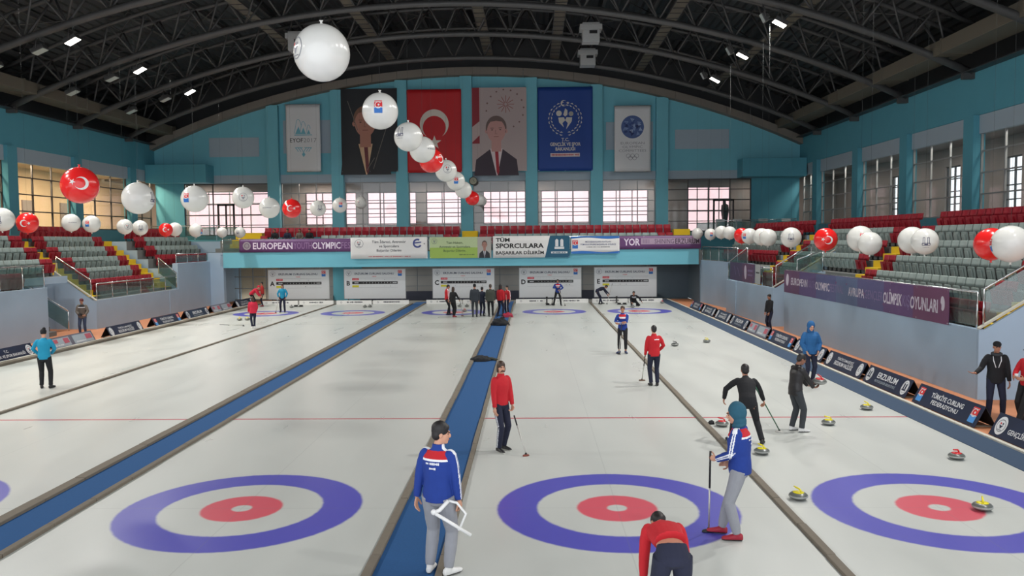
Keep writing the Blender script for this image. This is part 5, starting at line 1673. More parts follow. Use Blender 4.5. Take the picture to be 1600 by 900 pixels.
def person(label, loc, rz, h, pose=None, top=None, bottom=None, shoe=(S_BLK, SOLE), hair='short', hairm=None, skin=0, vox=.012, group=None, bulk=1.0, legs=1.0, coat=0.0, extra=None):
    """one figure: continuous body mesh with clothing, hair and shoes as children. local: x right, y forward, z up"""
    P_ = dict(pose or {})
    k = h / 1.75
    root = thing('person', label, 'person', loc, rz, group)
    V = Vector
    pel = V(P_.get('pel', (0, 0, .94)))
    lean = radians(P_.get('lean', 2)); side = radians(P_.get('side', 0)); tw = radians(P_.get('twist', 0))
    pyaw = radians(P_.get('pyaw', 0))
    def basis(le, sd, yw):
        R = Matrix.Rotation(yw, 3, 'Z') @ Matrix.Rotation(sd, 3, 'Y') @ Matrix.Rotation(-le, 3, 'X')
        return R @ V((1, 0, 0)), R @ V((0, 1, 0)), R @ V((0, 0, 1))
    r0, f0, u0 = basis(lean * .35, side * .3, pyaw)
    r1, f1, u1 = basis(lean * .75, side * .7, pyaw + tw * .5)
    r2, f2, u2 = basis(lean, side, pyaw + tw)
    waist = pel + u1 * .17; chest = waist + u2 * .20; nb = chest + u2 * .165
    sh = {s: chest + u2 * .108 + r2 * (.178 * s) for s in (1, -1)}
    hp = {s: pel + r0 * (.092 * s) - u0 * .03 for s in (1, -1)}
    hy, hpz = P_.get('head', (0, 0))
    Rh = Matrix.Rotation(pyaw + tw * .6 + radians(hy), 3, 'Z') @ Matrix.Rotation(-(lean * P_.get('hl', .35) + radians(hpz)), 3, 'X')
    hu, hf, hr = Rh @ V((0, 0, 1)), Rh @ V((0, 1, 0)), Rh @ V((1, 0, 0))
    hc = nb + u2 * .045 + hu * .125 + hf * .02
    A = {}
    for s, key in ((1, 'R'), (-1, 'L')):
        tgt = V(P_.get(key + 'H', (.235 * s, .03, .84)))
        pole = V(P_.get(key + 'E', (.35 * s, -.6, -.1)))
        el, wr = ik(sh[s], tgt, .285, .255, pole)
        fd = V(P_.get(key + 'Hd', (wr - el).normalized() * 1.0)).normalized()
        pn = V(P_.get(key + 'Hn', (-s, 0, 0))); pn = (pn - fd * pn.dot(fd)).normalized()
        A[s] = (el, wr, fd, pn, P_.get(key + 'c', .38))
    Lg = {}
    for s, key in ((1, 'R'), (-1, 'L')):
        an = V(P_.get(key + 'F', (.105 * s, -.01, .085)))
        pole = V(P_.get(key + 'K', (.12 * s, 1, 0)))
        kn, an = ik(hp[s], an, .43, .425, pole)
        yw = radians(P_.get(key + 'Ft', -8 * s))
        td = V((-sin(yw), cos(yw), 0)); tp = radians(P_.get(key + 'Fp', 0))
        Lg[s] = (kn, an, td, tp)
    S = lambda v: v * k
    # ---------------- body
    b = MB()
    def ring(c, r, f, a, bb): return (S(c), r * (a * k), f * (bb * k))
    b.loft([ring(pel - u0 * .11, r0, f0, .10, .085), ring(pel - u0 * .03, r0, f0, .158, .112), ring(pel + u0 * .05, r0, f0, .155, .108), ring(waist, r1, f1, .135, .098), ring(waist + u2 * .12, r2, f2, .15, .11), ring(chest, r2, f2, .168, .114), ring(chest + u2 * .06, r2, f2, .16, .092), ring(chest + u2 * .11, r2, f2, .105, .07), ring(nb, r2, f2, .056, .056)], 18)
    b.tube([S(nb - u2 * .03), S(nb + u2 * .045), S(hc - hu * .05)], [.058 * k, .053 * k, .052 * k], 12)
    def hp_(x, y, z): return S(hc + hr * x + hf * y + hu * z)
    M3 = Matrix((hr, hf, hu)).transposed()
    def he(c, r, n=16, m=10): b.ell(hp_(*c), tuple(q * k for q in r), 0, n, m, M3)
    he((0, -.012, .018), (.073, .092, .097)); he((0, .028, -.03), (.062, .066, .092)); he((0, .062, -.092), (.03, .03, .026), 10, 6)
    he((0, .1, -.02), (.013, .02, .026), 8, 6); he((0, .088, .024), (.05, .016, .012), 10, 6); he((0, .09, -.066), (.023, .014, .011), 8, 6)
    for s in (1, -1): he((.073 * s, -.008, -.012), (.011, .022, .032), 8, 6)
    for s in (1, -1):
        el, wr, fd, pn, cu = A[s]
        b.ell(S(sh[s] - u2 * .025 - r2 * (.025 * s)), (.047 * k,) * 3, 0, 10, 8)
        b.tube([S(sh[s] - u2 * .025 - r2 * (.02 * s)), S(sh[s].lerp(el, .35)), S(el), S(el.lerp(wr, .3)), S(wr)], [.044 * k, .044 * k, .037 * k, .038 * k, .027 * k], 10)
        hand(b, S(wr), fd, pn, s, cu, k)
        kn, an, td, tp = Lg[s]
        b.tube([S(hp[s]), S(hp[s].lerp(kn, .4)), S(kn), S(kn.lerp(an, .3)), S(an)], [.086 * k, .075 * k, .054 * k, .055 * k, .036 * k], 12)
        b.ell(S(an + td * .06 + V((0, 0, -.045))), (.035 * k, .035 * k, .03 * k), 0, 8, 6)
    mats = [SKN[skin], EYE, LIP, hairm or HAIRM]
    Mi = M3.transposed()
    hcS = S(hc)
    def bf(c, n):
        if (c - hcS).length_squared > .03 * k: return 0
        q = (Mi @ (c - hcS)) / k
        if q.y > .072 and abs(q.x) < .05 and abs(q.z) < .1:
            if abs(abs(q.x) - .029) < .010 and abs(q.z - .004) < .006: return 1
            if abs(q.x) < .024 and abs(q.z + .066) < .006: return 2
            if abs(abs(q.x) - .03) < .014 and abs(q.z - .026) < .005: return 3
        return 0
    remesh(b, vox * .62 if vox < .011 else vox * .8, 2, 'body', mats, bf, root)
    # ---------------- trousers
    bot = bottom or {}
    t = MB()
    g = legs
    t.loft([ring(pel - u0 * .12, r0, f0, .10, .09), ring(pel - u0 * .05, r0, f0, .172, .126), ring(pel + u0 * .03, r0, f0, .17, .122), ring(pel + u0 * .11, r0, f0, .15, .11)], 18)
    for s in (1, -1):
        kn, an, td, tp = Lg[s]
        up_ = V((0, 0, 1)) if tp == 0 else (kn - an).normalized()
        t.tube([S(hp[s] + u0 * .02), S(hp[s].lerp(kn, .35)), S(kn), S(kn.lerp(an, .35)), S(kn.lerp(an, .8)), S(an.lerp(kn, bot.get('cut', .02)))], [.096 * k * g, .086 * k * g, .066 * k * g, .064 * k * g, .055 * k * g, (.056 if not bot.get('cuff') else .044) * k * g], 14)
    bm_ = [bot.get('m', C_BLK), bot.get('stripe', C_WHITE)]
    def tf(c, n):
        if not bot.get('stripe'): return 0
        for s in (1, -1):
            kn = S(Lg[s][0]); an = S(Lg[s][1]); hh = S(hp[s])
            for a, b2 in ((hh, kn), (kn, an)):
                d, tt = seg_dist(c, a, b2)
                if d < .1 * k and .02 < tt < .98:
                    ax = (b2 - a).normalized(); o = (r0 * s); o = (o - ax * o.dot(ax)).normalized()
                    rad = (c - a) - ax * (c - a).dot(ax)
                    if rad.length > 1e-5:
                        rad.normalize(); f_ = ax.cross(o)
                        w = rad.dot(f_)
                        if rad.dot(o) > .6 and (abs(w - .17) < .08 or abs(w + .17) < .08): return 1
        return 0
    remesh(t, vox, 2, 'trousers', bm_, tf if bot.get('stripe') else None, root, .0035 * k, int(h * 100))
    # ---------------- top
    tp_ = top or {}
    bk = bulk
    q = MB()
    hem = tp_.get('hem', .07) + coat
    rings = []
    if coat > .02:
        rings.append(ring(pel - u0 * hem, r0, f0, .185 * bk, .14 * bk))
    else:
        rings.append(ring(pel - u0 * hem, r0, f0, .166 * bk, .126 * bk))
    if hem < -.05: rings = [ring(pel + u0 * (-hem), r1, f1, .158 * bk, .122 * bk)]
    rings += [] if hem < -.05 else [ring(pel + u0 * .02, r0, f0, .176 * bk, .13 * bk), ring(pel + u0 * .1, r0, f0, .168 * bk, .124 * bk)]
    rings += [ring(waist, r1, f1, .16 * bk, .122 * bk), ring(waist + u2 * .11, r2, f2, .174 * bk, .13 * bk), ring(chest, r2, f2, .186 * bk, .132 * bk), ring(chest + u2 * .07, r2, f2, .188 * bk, .116 * bk), ring(chest + u2 * .12, r2, f2, .15, .094), ring(nb + u2 * .0, r2, f2, .076, .076), ring(nb + u2 * tp_.get('collar', .03), r2, f2, .068, .068)]
    q.loft(rings, 20)
    for s in (1, -1):
        el, wr, fd, pn, cu = A[s]
        q.ell(S(sh[s] - r2 * (.022 * s) - u2 * .012), (.066 * k * bk,) * 3, 0, 12, 8)
        q.tube([S(sh[s] - u2 * .012 - r2 * (.012 * s)), S(sh[s].lerp(el, .4)), S(el), S(el.lerp(wr, .35)), S(el.lerp(wr, tp_.get('sleeve', .96)))], [.064 * k * bk, .063 * k * bk, .056 * k * bk, .053 * k * bk, .04 * k * bk], 12)
    tm = [tp_.get('m', C_BLK), tp_.get('yoke', C_RED), tp_.get('line', C_WHITE), tp_.get('low', tp_.get('m', C_BLK))]
    cS = S(chest)
    def qf(c, n):
        d = c - cS
        z = d.dot(u2) / k; x = d.dot(r2) / k; y = d.dot(f2) / k
        arm = False
        for s in (1, -1):
            el, wr = S(A[s][0]), S(A[s][1]); a = S(sh[s])
            for i, (p0, p1) in enumerate(((a, el), (el, wr))):
                dd, tt = seg_dist(c, p0, p1)
                if dd < .078 * k * bk and abs(x) > .12 or dd < .06 * k * bk and i == 1:
                    arm = True
                    if tp_.get('stripe'):
                        ax = (p1 - p0).normalized(); o = r2 * s; o = o - ax * o.dot(ax)
                        if o.length > .05:
                            o.normalize(); rad = (c - p0) - ax * (c - p0).dot(ax)
                            if rad.length > 1e-5:
                                rad.normalize(); w = rad.dot(ax.cross(o))
                                if rad.dot(o) > .55 and (abs(w - .22) < .13 or abs(w + .22) < .13): return 2
        if tp_.get('stripe') and z > .11 and abs(x) > .06 and abs(y) < .03: return 2
        if tp_.get('yoke') and not arm:
            yz = tp_.get('yz', .045)
            if tp_.get('front_only') and y < 0: return 0
            if z > yz + .012 and z < .145: return 1
            if abs(z - yz) < .012: return 2
        if tp_.get('bar') and abs(z - .05) < .013 and y < -.03 and -.02 < x < .13: return 2
        if tp_.get('panel') and not arm and y > .03 and -.02 < z < .12 and abs(x) < .11: return 1 if abs(z - .02) > .02 else 2
        return 0
    torso = remesh(q, vox, 2, tp_.get('name', 'jacket'), tm, qf if any(tp_.get(z) for z in ('stripe', 'yoke', 'bar', 'panel')) else None, root, .004 * k, int(h * 77) + 3)
    if tp_.get('script'):
        # small white lettering strokes across the back
        g2 = GR()
        g2.scribble(-.085, .085, .025, .03, 0, 1, 3); g2.scribble(-.035, .05, -.03, .026, 0, 1, 7)
        def fn(u, v, l):
            a = u / .2
            p = chest + u2 * (v - .015) + r2 * (u) - f2 * ((.136 * bk) * sqrt(max(.1, 1 - (u / (.19 * bk)) ** 2)) + .006)
            return S(p)
        g2.build('back_lettering', [C_WHITE], fn, torso)
    # ---------------- shoes
    for s in (1, -1):
        kn, an, td, tp = Lg[s]
        sd = V((td.y, -td.x, 0))
        R = Matrix.Rotation(tp, 3, sd) if tp else Matrix.Identity(3)
        m = MB(); up = R @ V((0, 0, 1)); td2 = R @ td
        base = an - up * .085 if tp else V((an.x, an.y, an.z - .085))
        def sr(y, z, a, c): return (S(base + td2 * y + up * z), sd * (a * k), up * (c * k))
        m.loft([sr(-.075, .045, .018, .03), sr(-.06, .048, .034, .046), sr(-.01, .055, .04, .055), sr(.05, .045, .042, .044), (S(base + td2 * .11 + up * .036), sd * (.046 * k), up * (.034 * k)), sr(.165, .03, .04, .028), sr(.195, .026, .02, .018)], 14)
        m.tube([S(base + up * .05), S(base + up * .11)], [.043 * k, .042 * k], 12)
        zs = S(base).dot(up)
        o = remesh(m, min(vox, .012), 1, 'shoe', [shoe[0], shoe[1]], lambda c, n: 1 if (c.dot(up) - zs) < .022 * k else 0, root)
    # ---------------- hair / headwear
    hm = MB()
    def hh(c, r): hm.ell(hp_(*c), tuple(x * k for x in r), 0, 16, 10, M3)
    nm = 'hair'; hmat = hairm or HAIRM
    if hair in ('short', 'fringe', 'long', 'shag'):
        hh((0, -.018, .036), (.083, .1, .092)); hh((0, -.05, -.01), (.076, .06, .078))
        if hair == 'fringe': hh((0, .04, .075), (.066, .05, .04)); hh((.0, -.02, .06), (.086, .1, .086))
        if hair == 'shag': hh((0, -.055, -.06), (.078, .05, .08)); hh((.07, -.02, -.04), (.02, .04, .07)); hh((-.07, -.02, -.04), (.02, .04, .07))
        if hair == 'long': hh((0, -.06, -.09), (.08, .05, .14)); hh((.068, -.015, -.05), (.022, .045, .1)); hh((-.068, -.015, -.05), (.022, .045, .1))
    elif hair == 'beanie' or hair == 'bun':
        nm = 'knitted_hat'; hh((0, -.012, .05), (.087, .106, .085)); hh((0, -.03, .0), (.083, .085, .05))
        if hair == 'bun': hh((.02, -.06, .13), (.05, .045, .04))
    elif hair == 'cap':
        nm = 'cap'; hh((0, -.012, .055), (.085, .104, .07)); hm.loft([(hp_(0, .07, .05), hr * (.06 * k), hu * (.006 * k)), (hp_(0, .15, .04), hr * (.045 * k), hu * (.005 * k))], 12)
    elif hair == 'hood':
        nm = 'hood'; hmat = tp_.get('hoodm', tp_.get('m', C_BLK))
        hh((0, -.04, .02), (.112, .118, .136)); hh((0, -.035, -.1), (.096, .09, .09)); hh((0, -.02, -.15), (.105, .095, .05))
    if hair:
        remesh(hm, min(vox, .012), 2, nm, [hmat], None, root, .003 * k, int(h * 31))
    if P_.get('moustache'):
        mm = MB(); mm.tube([hp_(-.035, .088, -.075), hp_(-.02, .104, -.052), hp_(0, .11, -.048), hp_(.02, .104, -.052), hp_(.035, .088, -.075)], [.008 * k, .011 * k, .012 * k, .011 * k, .008 * k], 8)
        mm.build('moustache', hmat, root)
    if extra: extra(root, dict(k=k, S=S, chest=chest, r=r2, f=f2, u=u2, hc=hc, hp=hp_, A=A, hu=hu, hf=hf, hr=hr))
    return root, dict(A={s: (S(A[s][1]), A[s][2]) for s in A}, k=k)

def hand(b, w, d, n, s, cu, k):
    """palm, four fingers of different length bent toward the palm side, thumb from the side"""
    side = d.cross(n).normalized()
    # palm centre
    M3 = Matrix((side, n, d)).transposed()
    b.ell(w + d * (.05 * k), (.042 * k, .017 * k, .056 * k), 0, 12, 8, M3)
    for i, (o, L) in enumerate(((-.030, .9), (-.010, 1.05), (.011, 1.0), (.030, .78))):
        p = w + d * (.088 * k) + side * (o * k)
        dd = d.copy(); pts = [w + d * (.06 * k) + side * (o * .8 * k), p]
        for j, l in enumerate((.042, .028, .022)):
            ax = side
            ang = cu * (1.0 + .15 * i)
            dd = (dd * cos(ang) + n * sin(ang)).normalized()
            nn = (n - dd * n.dot(dd))
            n2 = nn.normalized() if nn.length > .2 else (n * cos(1.5) - d)
            p = p + dd * (l * L * k); pts.append(p)
            # carry the bending plane along
            n = (n * cos(ang) - d * sin(ang)).normalized() if False else n
            d_ = dd
        b.tube(pts, [.0105 * k, .0102 * k, .0094 * k, .0085 * k, .0074 * k], 8)
    t0 = w + d * (.03 * k) - side * (.032 * k * 1)
    t1 = t0 + (d * .6 - side * .75 + n * .25).normalized() * (.04 * k)
    t2 = t1 + (d * .85 - side * .25 + n * .45).normalized() * (.032 * k)
    t3 = t2 + (d * .8 + n * .55).normalized() * (.022 * k)
    b.tube([w + d * (.02 * k), t0, t1, t2, t3], [.014 * k, .0135 * k, .0115 * k, .0105 * k, .008 * k], 8)

# ------------------------------------------------------------------ brooms
GRIPM = mat('broom_grip', (28, 28, 30), .6); SHAFT = mat('broom_shaft', (186, 184, 178), .3, .4); SHG = mat('broom_shaft_green', (60, 110, 84), .35, .2); PADM = mat('broom_pad_dark', (30, 30, 36), .5); PADW = mat('broom_pad_pale', (190, 188, 182), .5); PADR = mat('broom_pad_rust', (120, 58, 44), .6); PADB = mat('broom_pad_brown', (104, 78, 62), .6)
def broom(foot, topp, label, pad=PADM, along=None, sh=SHAFT, grip=.4, w=.095):
    f = Vector(foot); t = Vector(topp)
    root = thing('curling_broom', label, 'broom', foot, 0, None)
    d = (t - f)
    a = along if along is not None else atan2(d.x, -d.y)
    h = MB()
    h.lathe([(0, 0), (w, 0), (w, .018), (w * .85, .03), (w * .35, .036), (0, .036)], 20)
    h.v = [(v[0] * cos(a) - v[1] * .45 * sin(a), v[0] * sin(a) + v[1] * .45 * cos(a), v[2]) for v in h.v]
    h.build('brush_head', pad, root)
    MB().ell((0, 0, .045), (.022, .022, .022), 0, 10, 8).build('swivel_joint', GRIPM, root)
    p1 = d * (1 - grip)
    MB().tube([(0, 0, .045), p1], .0125, 10).build('shaft', sh, root)
    MB().tube([p1, d], .0145, 10).build('grip', GRIPM, root)
    return root
# ------------------------------------------------------------------ the people of the photograph
def fist(pr, s):
    """world point inside the closed hand (s = 1 right, -1 left)"""
    root, d = pr
    w, fd = d['A'][s]
    p = w + fd * (.085 * d['k'])
    return Vector(root.location) + Matrix.Rotation(root.rotation_euler.z, 3, 'Z') @ p
def through(foot, g, L):
    f = Vector(foot); return tuple(f + (g - f).normalized() * L)

JK = dict(m=C_BLUE, yoke=C_RED, stripe=True, script=True, name='track_jacket', collar=.05)
# 1 near player from behind with white frame
person('person from behind in blue and red track jacket and grey sweatpants holding a white frame', (-2.44, -2.52, .004), -.32, 1.86,
       dict(head=(-58, 6), RH=(.245, .04, .85), LH=(-.27, -.02, .84), RE=(.3, -.6, 0), LE=(-.4, -.5, 0), RHd=(.15, .35, -1), Rc=.75, RF=(.12, .0, .085), LF=(-.125, .02, .085), RFt=-28, LFt=10, twist=-4),
       dict(JK), dict(m=C_GREY, cuff=True), (S_WHT, SOLE), 'fringe', None, 0, .0085, legs=1.17, bulk=1.05)
# 2 player with moustache
p_mou = person('person with moustache in red sweater and dark striped track trousers beside the blue carpet', (-1.9, 3.45, 0), -2.38, 1.75,
       dict(head=(-24, 2), RH=(.23, .1, .80), LH=(-.2, .16, .74), LE=(-.5, -.6, 0), Lc=.9, LHd=(.25, .25, -1), RF=(.1, .05, .085), LF=(-.1, -.03, .085), moustache=1),
       dict(m=C_RED, name='sweater', collar=.05, hem=.03), dict(m=C_NAVY, stripe=C_WHITE), (S_BLK, SOLEW), 'shag', HAIRB, 0, .0095)
# 3 player bent right over
person('person bent over seen from behind in red top and black trousers, at the bottom edge', (.1, -4.2, 0), .05, 1.76,
       dict(pel=(0, -.12, .93), lean=84, hl=.85, head=(0, 20), RH=(.235, .2, .48), LH=(-.235, .2, .48), RE=(.5, -.5, .1), LE=(-.5, -.5, .1), RF=(.17, 0, .085), LF=(-.17, 0, .085)),
       dict(m=C_RED, name='sweater', hem=-.165), dict(m=C_NAVY), (S_BLK, SOLE), 'short', None, 0, .009, legs=1.15)
# 4 hooded player
p_hood = person('person in teal hood, blue and red jacket and red shoes, leaning on a broom', (1.53, -1.3, 0), 1.22, 1.84,
       dict(head=(14, 14), LH=(-.05, .29, 1.03), LE=(-.35, -.5, -.6), LHd=(.2, 1, .15), LHn=(.9, -.2, .1), Lc=1.0, RH=(.12, .13, .94), RE=(.5, -.3, -.5), RHd=(-.3, 1, .1), LF=(-.09, .02, .085), RF=(.1, .24, .085), LFt=12, RFt=4, twist=-8),
       dict(JK, hoodm=C_HOOD), dict(m=C_GREY, cuff=True), (S_RED, SOLE), 'hood', None, 0, .0088, legs=1.14, bulk=1.12)
# 5 sweeper
p_swp = person('person in black bending forward to sweep, seen from behind, on the right sheet', (3.05, 4.0, 0), -.06, 1.78,
       dict(pel=(-.05, -.08, .82), lean=40, side=2, head=(0, -6), RH=(.42, .50, .66), RE=(.6, -.2, 0), RHd=(.3, .4, -1), Rc=.9, LH=(-.42, .42, .80), LE=(-.7, -.1, 0), RF=(.22, -.12, .085), LF=(-.33, .12, .085), RFt=-20, LFt=20),
       dict(m=C_BLK, name='sweater', hem=.04), dict(m=C_BLK), (S_BLK, SOLE), 'short', None, 1, .0105)
broom((3.92, 4.92, 0), through((3.92, 4.92, 0), fist(p_swp, 1), 1.62), 'broom swung over the shoulder of the sweeper in black', PADW, sh=SHG, grip=.05)
# 6 leather jacket
person('person in black leather jacket and white shoes holding up a grey stone', (4.27, 5.0, 0), -1.35, 1.66,
       dict(head=(-4, 26), lean=7, RH=(.12, .38, .98), LH=(-.12, .38, .98), RHd=(-.2, 1, .1), LHd=(.2, 1, .1), RHn=(0, 0, 1), LHn=(0, 0, 1), RF=(.11, .1, .085), LF=(-.1, -.02, .085)),
       dict(m=C_LEATH, hem=.12), dict(m=C_CHAR), (S_WHT, SOLE), 'short', None, 2, .0105, bulk=1.08, legs=1.12)
stone(4.79, 5.05, 'r', 'grey stone with red handle held up by the player in leather jacket', 0, 1.0, (radians(8), 0, .3))
# 7 blue coat
person('person in blue hooded coat with hands in pockets by the right carpet', (6.49, 10.72, 0), 3.3, 1.74,
       dict(head=(-8, 14), RH=(.17, .14, .94), LH=(-.17, .14, .94), RE=(.6, -.3, 0), LE=(-.6, -.3, 0), RF=(.11, 0, .085), LF=(-.06, .02, .085), RHd=(-.4, .3, -1), LHd=(.4, .3, -1)),
       dict(m=C_COAT, name='coat', hem=.08), dict(m=C_NAVY), (S_BLK, SOLE), 'hood', None, 0, .0115, bulk=1.22)
# 8 red back
p_rb = person('person from behind in red jacket with white bar, by the right divider', (2.12, 10.55, 0), .12, 1.68,
       dict(RH=(.2, .22, 1.0), RE=(.6, -.4, -.3), RHd=(-.4, 1, .3), LH=(-.24, .1, .86), Lc=.9, RF=(.1, 0, .085), LF=(-.08, .03, .085)),
       dict(m=C_RED, bar=True, collar=.05), dict(m=C_NAVY), (S_BLK, SOLE), 'short', None, 0, .0115, legs=1.05)
broom((1.9, 11.4, 0), through((1.9, 11.4, 0), fist(p_rb, -1), 1.2), 'broom in the left hand of the player in red seen from behind', PADB)
# 9 blue front
p_bf = person('person facing us in blue jacket with red chest, arms across the body, by the divider', (1.98, 17.2, 0), 3.0, 1.7,
       dict(RH=(.02, .22, 1.16), LH=(.1, .2, 1.12), RE=(.6, .1, -.4), LE=(-.6, .1, -.4), RHd=(-1, .2, .1), LHd=(1, .2, .1), RHn=(0, -1, 0), LHn=(0, -1, 0), RF=(.13, .0, .085), LF=(-.11, .02, .085), RFt=-30, LFt=20),
       dict(m=C_BLUE, panel=True, yoke=C_RED, front_only=True, stripe=True, name='track_jacket'), dict(m=C_BLK, cut=.25), (S_MIX, SOLE), 'short', HAIRB, 1, .012)
broom((1.82, 16.95, 0), (1.93, 17.0, 1.12), 'broom standing beside the player with folded arms', PADM)
# 10 man by the wall
person('person in dark clothes standing by the right wall behind the boards', (9.15, 23.9, 0), 2.0, 1.64,
       dict(head=(10, 10), RH=(.14, .16, .9), LH=(-.14, .16, .9), RF=(.09, .0, .085), LF=(-.09, .0, .085)),
       dict(m=C_BLK), dict(m=C_NAVY), (S_BLK, SOLE), 'short', None, 1, .0125)
# 11 man with backpack
BPK = CL('backpack', (70, 84, 96))
def drawstr(root, c):
    S = c['S']
    m = MB()
    for sx in (-1, 1):
        p = c['chest'] + c['u'] * .13 + c['r'] * (.075 * sx) + c['f'] * .09
        m.tube([S(p), S(p - c['u'] * .08 + c['f'] * .055), S(p - c['u'] * .24 + c['f'] * .06 - c['r'] * (.05 * sx))], .009, 8)
    m.build('scarf_end', C_WHITE, root)
    mm = MB(); mm.tube([S(c['hc'] - c['hu'] * .16 + c['hr'] * (.085 * cos(t)) + c['hf'] * (.085 * sin(t))) for t in [2 * pi * j / 14 for j in range(15)]], .035, 10)
    mm.build('scarf', C_CHAR, root)
person('person in black jacket with flat cap and backpack pointing toward the ice, at right', (9.0, 6.0, 0), 2.78, 1.76,
       dict(head=(4, 8), RH=(.43, .24, 1.06), RE=(.1, -.5, -1), RHd=(1, .5, .15), RHn=(0, 0, 1), Rc=.15, LH=(-.26, .06, .84), RF=(.13, .0, .085), LF=(-.15, -.02, .085), LFt=14),
       dict(m=C_BLK, hem=.1), dict(m=C_NAVY), (S_BLK, SOLE), 'cap', C_BLK, 1, .010, bulk=1.06, extra=drawstr)
bp = thing('backpack', 'grey backpack on the back of the pointing person at right', 'backpack', (9.12, 6.24, 1.12), 2.78 + pi)
MB().loft([((0, .0, -.2), (.13, 0, 0), (0, .07, 0)), ((0, .0, -.16), (.16, 0, 0), (0, .1, 0)), ((0, .0, .05), (.16, 0, 0), (0, .1, 0)), ((0, -.01, .2), (.13, 0, 0), (0, .08, 0)), ((0, -.02, .25), (.06, 0, 0), (0, .04, 0))], 18).build('sack', BPK, bp)
MB().loft([((0, .09, -.16), (.1, 0, 0), (0, .03, 0)), ((0, .1, -.08), (.115, 0, 0), (0, .045, 0)), ((0, .09, .0), (.1, 0, 0), (0, .03, 0))], 14).build('pocket', CL('backpack_pocket', (58, 68, 80)), bp)
for sx in (-.1, .1):
    MB().tube([(sx, -.06, .2), (sx * 1.2, -.12, .28), (sx * 1.3, -.28, .22)], .016, 8).build('shoulder_strap', BPK, bp)
# 12 red jacket at the right edge
person('person in red jacket with dark cap at the right edge, holding a cup', (9.42, 5.55, 0), 1.9, 1.72,
       dict(head=(0, 6), lean=-4, RH=(.1, .26, 1.06), LH=(-.14, .24, 1.04), RE=(.6, -.3, -.5), LE=(-.6, -.3, -.5), RHd=(-.5, 1, .2), LHd=(.5, 1, .2), RF=(.1, .0, .085), LF=(-.1, .36, .085), pel=(0, -.02, .93)),
       dict(m=C_RED, hem=.06, collar=.05), dict(m=C_BLK), (S_BLK, SOLE), 'cap', C_BLK, 1, .010, legs=1.1)
cupp = thing('paper_cup', 'small pale cup in the hands of the person in red at the right edge', 'cup', (9.16, 5.5, 1.03))
MB().lathe([(0, 0), (.028, 0), (.037, .085), (.034, .085), (.026, .006), (0, .006)], 16).build('cup_wall', M['paper'], cupp)
MB().lathe([(.037, .085), (.04, .088), (.037, .093), (.034, .085)], 16).build('rim', M['paper'], cupp)
# 13 turquoise back, left
person('person from behind in turquoise top, black trousers and knitted hat, on the left sheet', (-15.15, 10.6, 0), .3, 1.68,
       dict(head=(12, 12), RH=(.14, .24, 1.0), LH=(-.2, .22, 1.0), RE=(.6, -.3, -.2), LE=(-.6, -.3, -.2), RF=(.15, -.02, .085), LF=(-.11, .05, .085), RFt=-25),
       dict(m=C_TEAL, name='sweater'), dict(m=C_BLK), (S_BLK, SOLE), 'bun', C_BLK, 0, .0115, legs=1.08)
# 14 photographer
p_kid = person('person in dark jacket and knitted hat holding a camera by the left stand', (-21.35, 23.9, 0), 3.35, 1.66,
       dict(head=(0, 8), RH=(.08, .26, 1.02), LH=(-.2, .26, .98), RE=(.6, -.3, -.5), LE=(-.6, -.3, -.5), RHd=(-.6, .8, .1), LHd=(.2, 1, .0), RF=(.11, .0, .085), LF=(-.12, .0, .085)),
       dict(m=C_KNIT, yoke=C_BLK, hem=.1), dict(m=C_DENIM), (S_BLK, SOLE), 'beanie', C_BURG, 1, .0125, bulk=1.1)
cm = thing('camera', 'black camera with lens in the hands of the photographer at left', 'camera', (-21.28, 23.6, .97), 3.35)
MB().b2(-.07, .07, -.03, .04, -.045, .05).b2(-.03, .03, -.03, .04, .05, .075).build('camera_body', M['black'], cm, bevel=.008)
MB().tube([(0, .04, 0), (0, .16, 0)], [.036, .042], 16).build('lens', PADM, cm)
# 15 child in crimson
person('child in crimson top and dark trousers with a broom on the far left sheet', (-14.62, 26.7, 0), .5, 1.5,
       dict(head=(20, 10), RH=(.2, .16, .92), LH=(-.22, .22, .86), Lc=.9, RF=(.06, .0, .085), LF=(-.06, .02, .085)),
       dict(m=C_PINK, name='sweater', hem=.1), dict(m=C_NAVY), (S_WHT, SOLEW), 'long', HAIRB, 0, .014, bulk=1.15)
broom((-15.45, 27.7, 0), through((-15.45, 27.7, 0), fist(p_kid, -1), 1.15), 'broom held out by the child in crimson', PADM)
# 16-17 two in red by the far left boards
person('person in red bending forward beside the far left window', (-19.0, 39.6, 0), -1.5, 1.6,
       dict(pel=(0, -.1, .9), lean=52, hl=.6, RH=(.2, .5, .75), LH=(-.16, .5, .75), RF=(.1, 0, .085), LF=(-.1, 0, .085)),
       dict(m=C_PINK, name='sweater'), dict(m=C_BLK), (S_BLK, SOLE), 'short', C_PINK, 0, .015, bulk=1.1)
person('person in red standing with a hand raised beside the far left scoreboard', (-18.55, 40.1, 0), 1.9, 1.56,
       dict(RH=(.2, .3, 1.15), RE=(.5, -.3, -.5), RF=(.1, 0, .085), LF=(-.1, 0, .085)),
       dict(m=CL('brick', (176, 44, 40)), name='sweater'), dict(m=C_NAVY), (S_RED, SOLE), 'short', None, 1, .015)
# 18 turquoise front
p_cy = person('person with long hair facing us in turquoise top before scoreboard A', (-15.85, 35.5, 0), 3.2, 1.64,
       dict(RH=(.22, .1, .93), LH=(-.22, .1, .93), RE=(.8, -.3, 0), LE=(-.8, -.3, 0), RF=(.14, 0, .085), LF=(-.12, 0, .085)),
       dict(m=C_TEAL, name='sweater'), dict(m=C_NAVY), (S_BLK, SOLE), 'long', HAIRB, 0, .0145, legs=1.08)
broom((-16.2, 35.25, 0), through((-16.2, 35.25, 0), fist(p_cy, 1), 1.0), 'broom standing by the person in turquoise at scoreboard A', PADM)
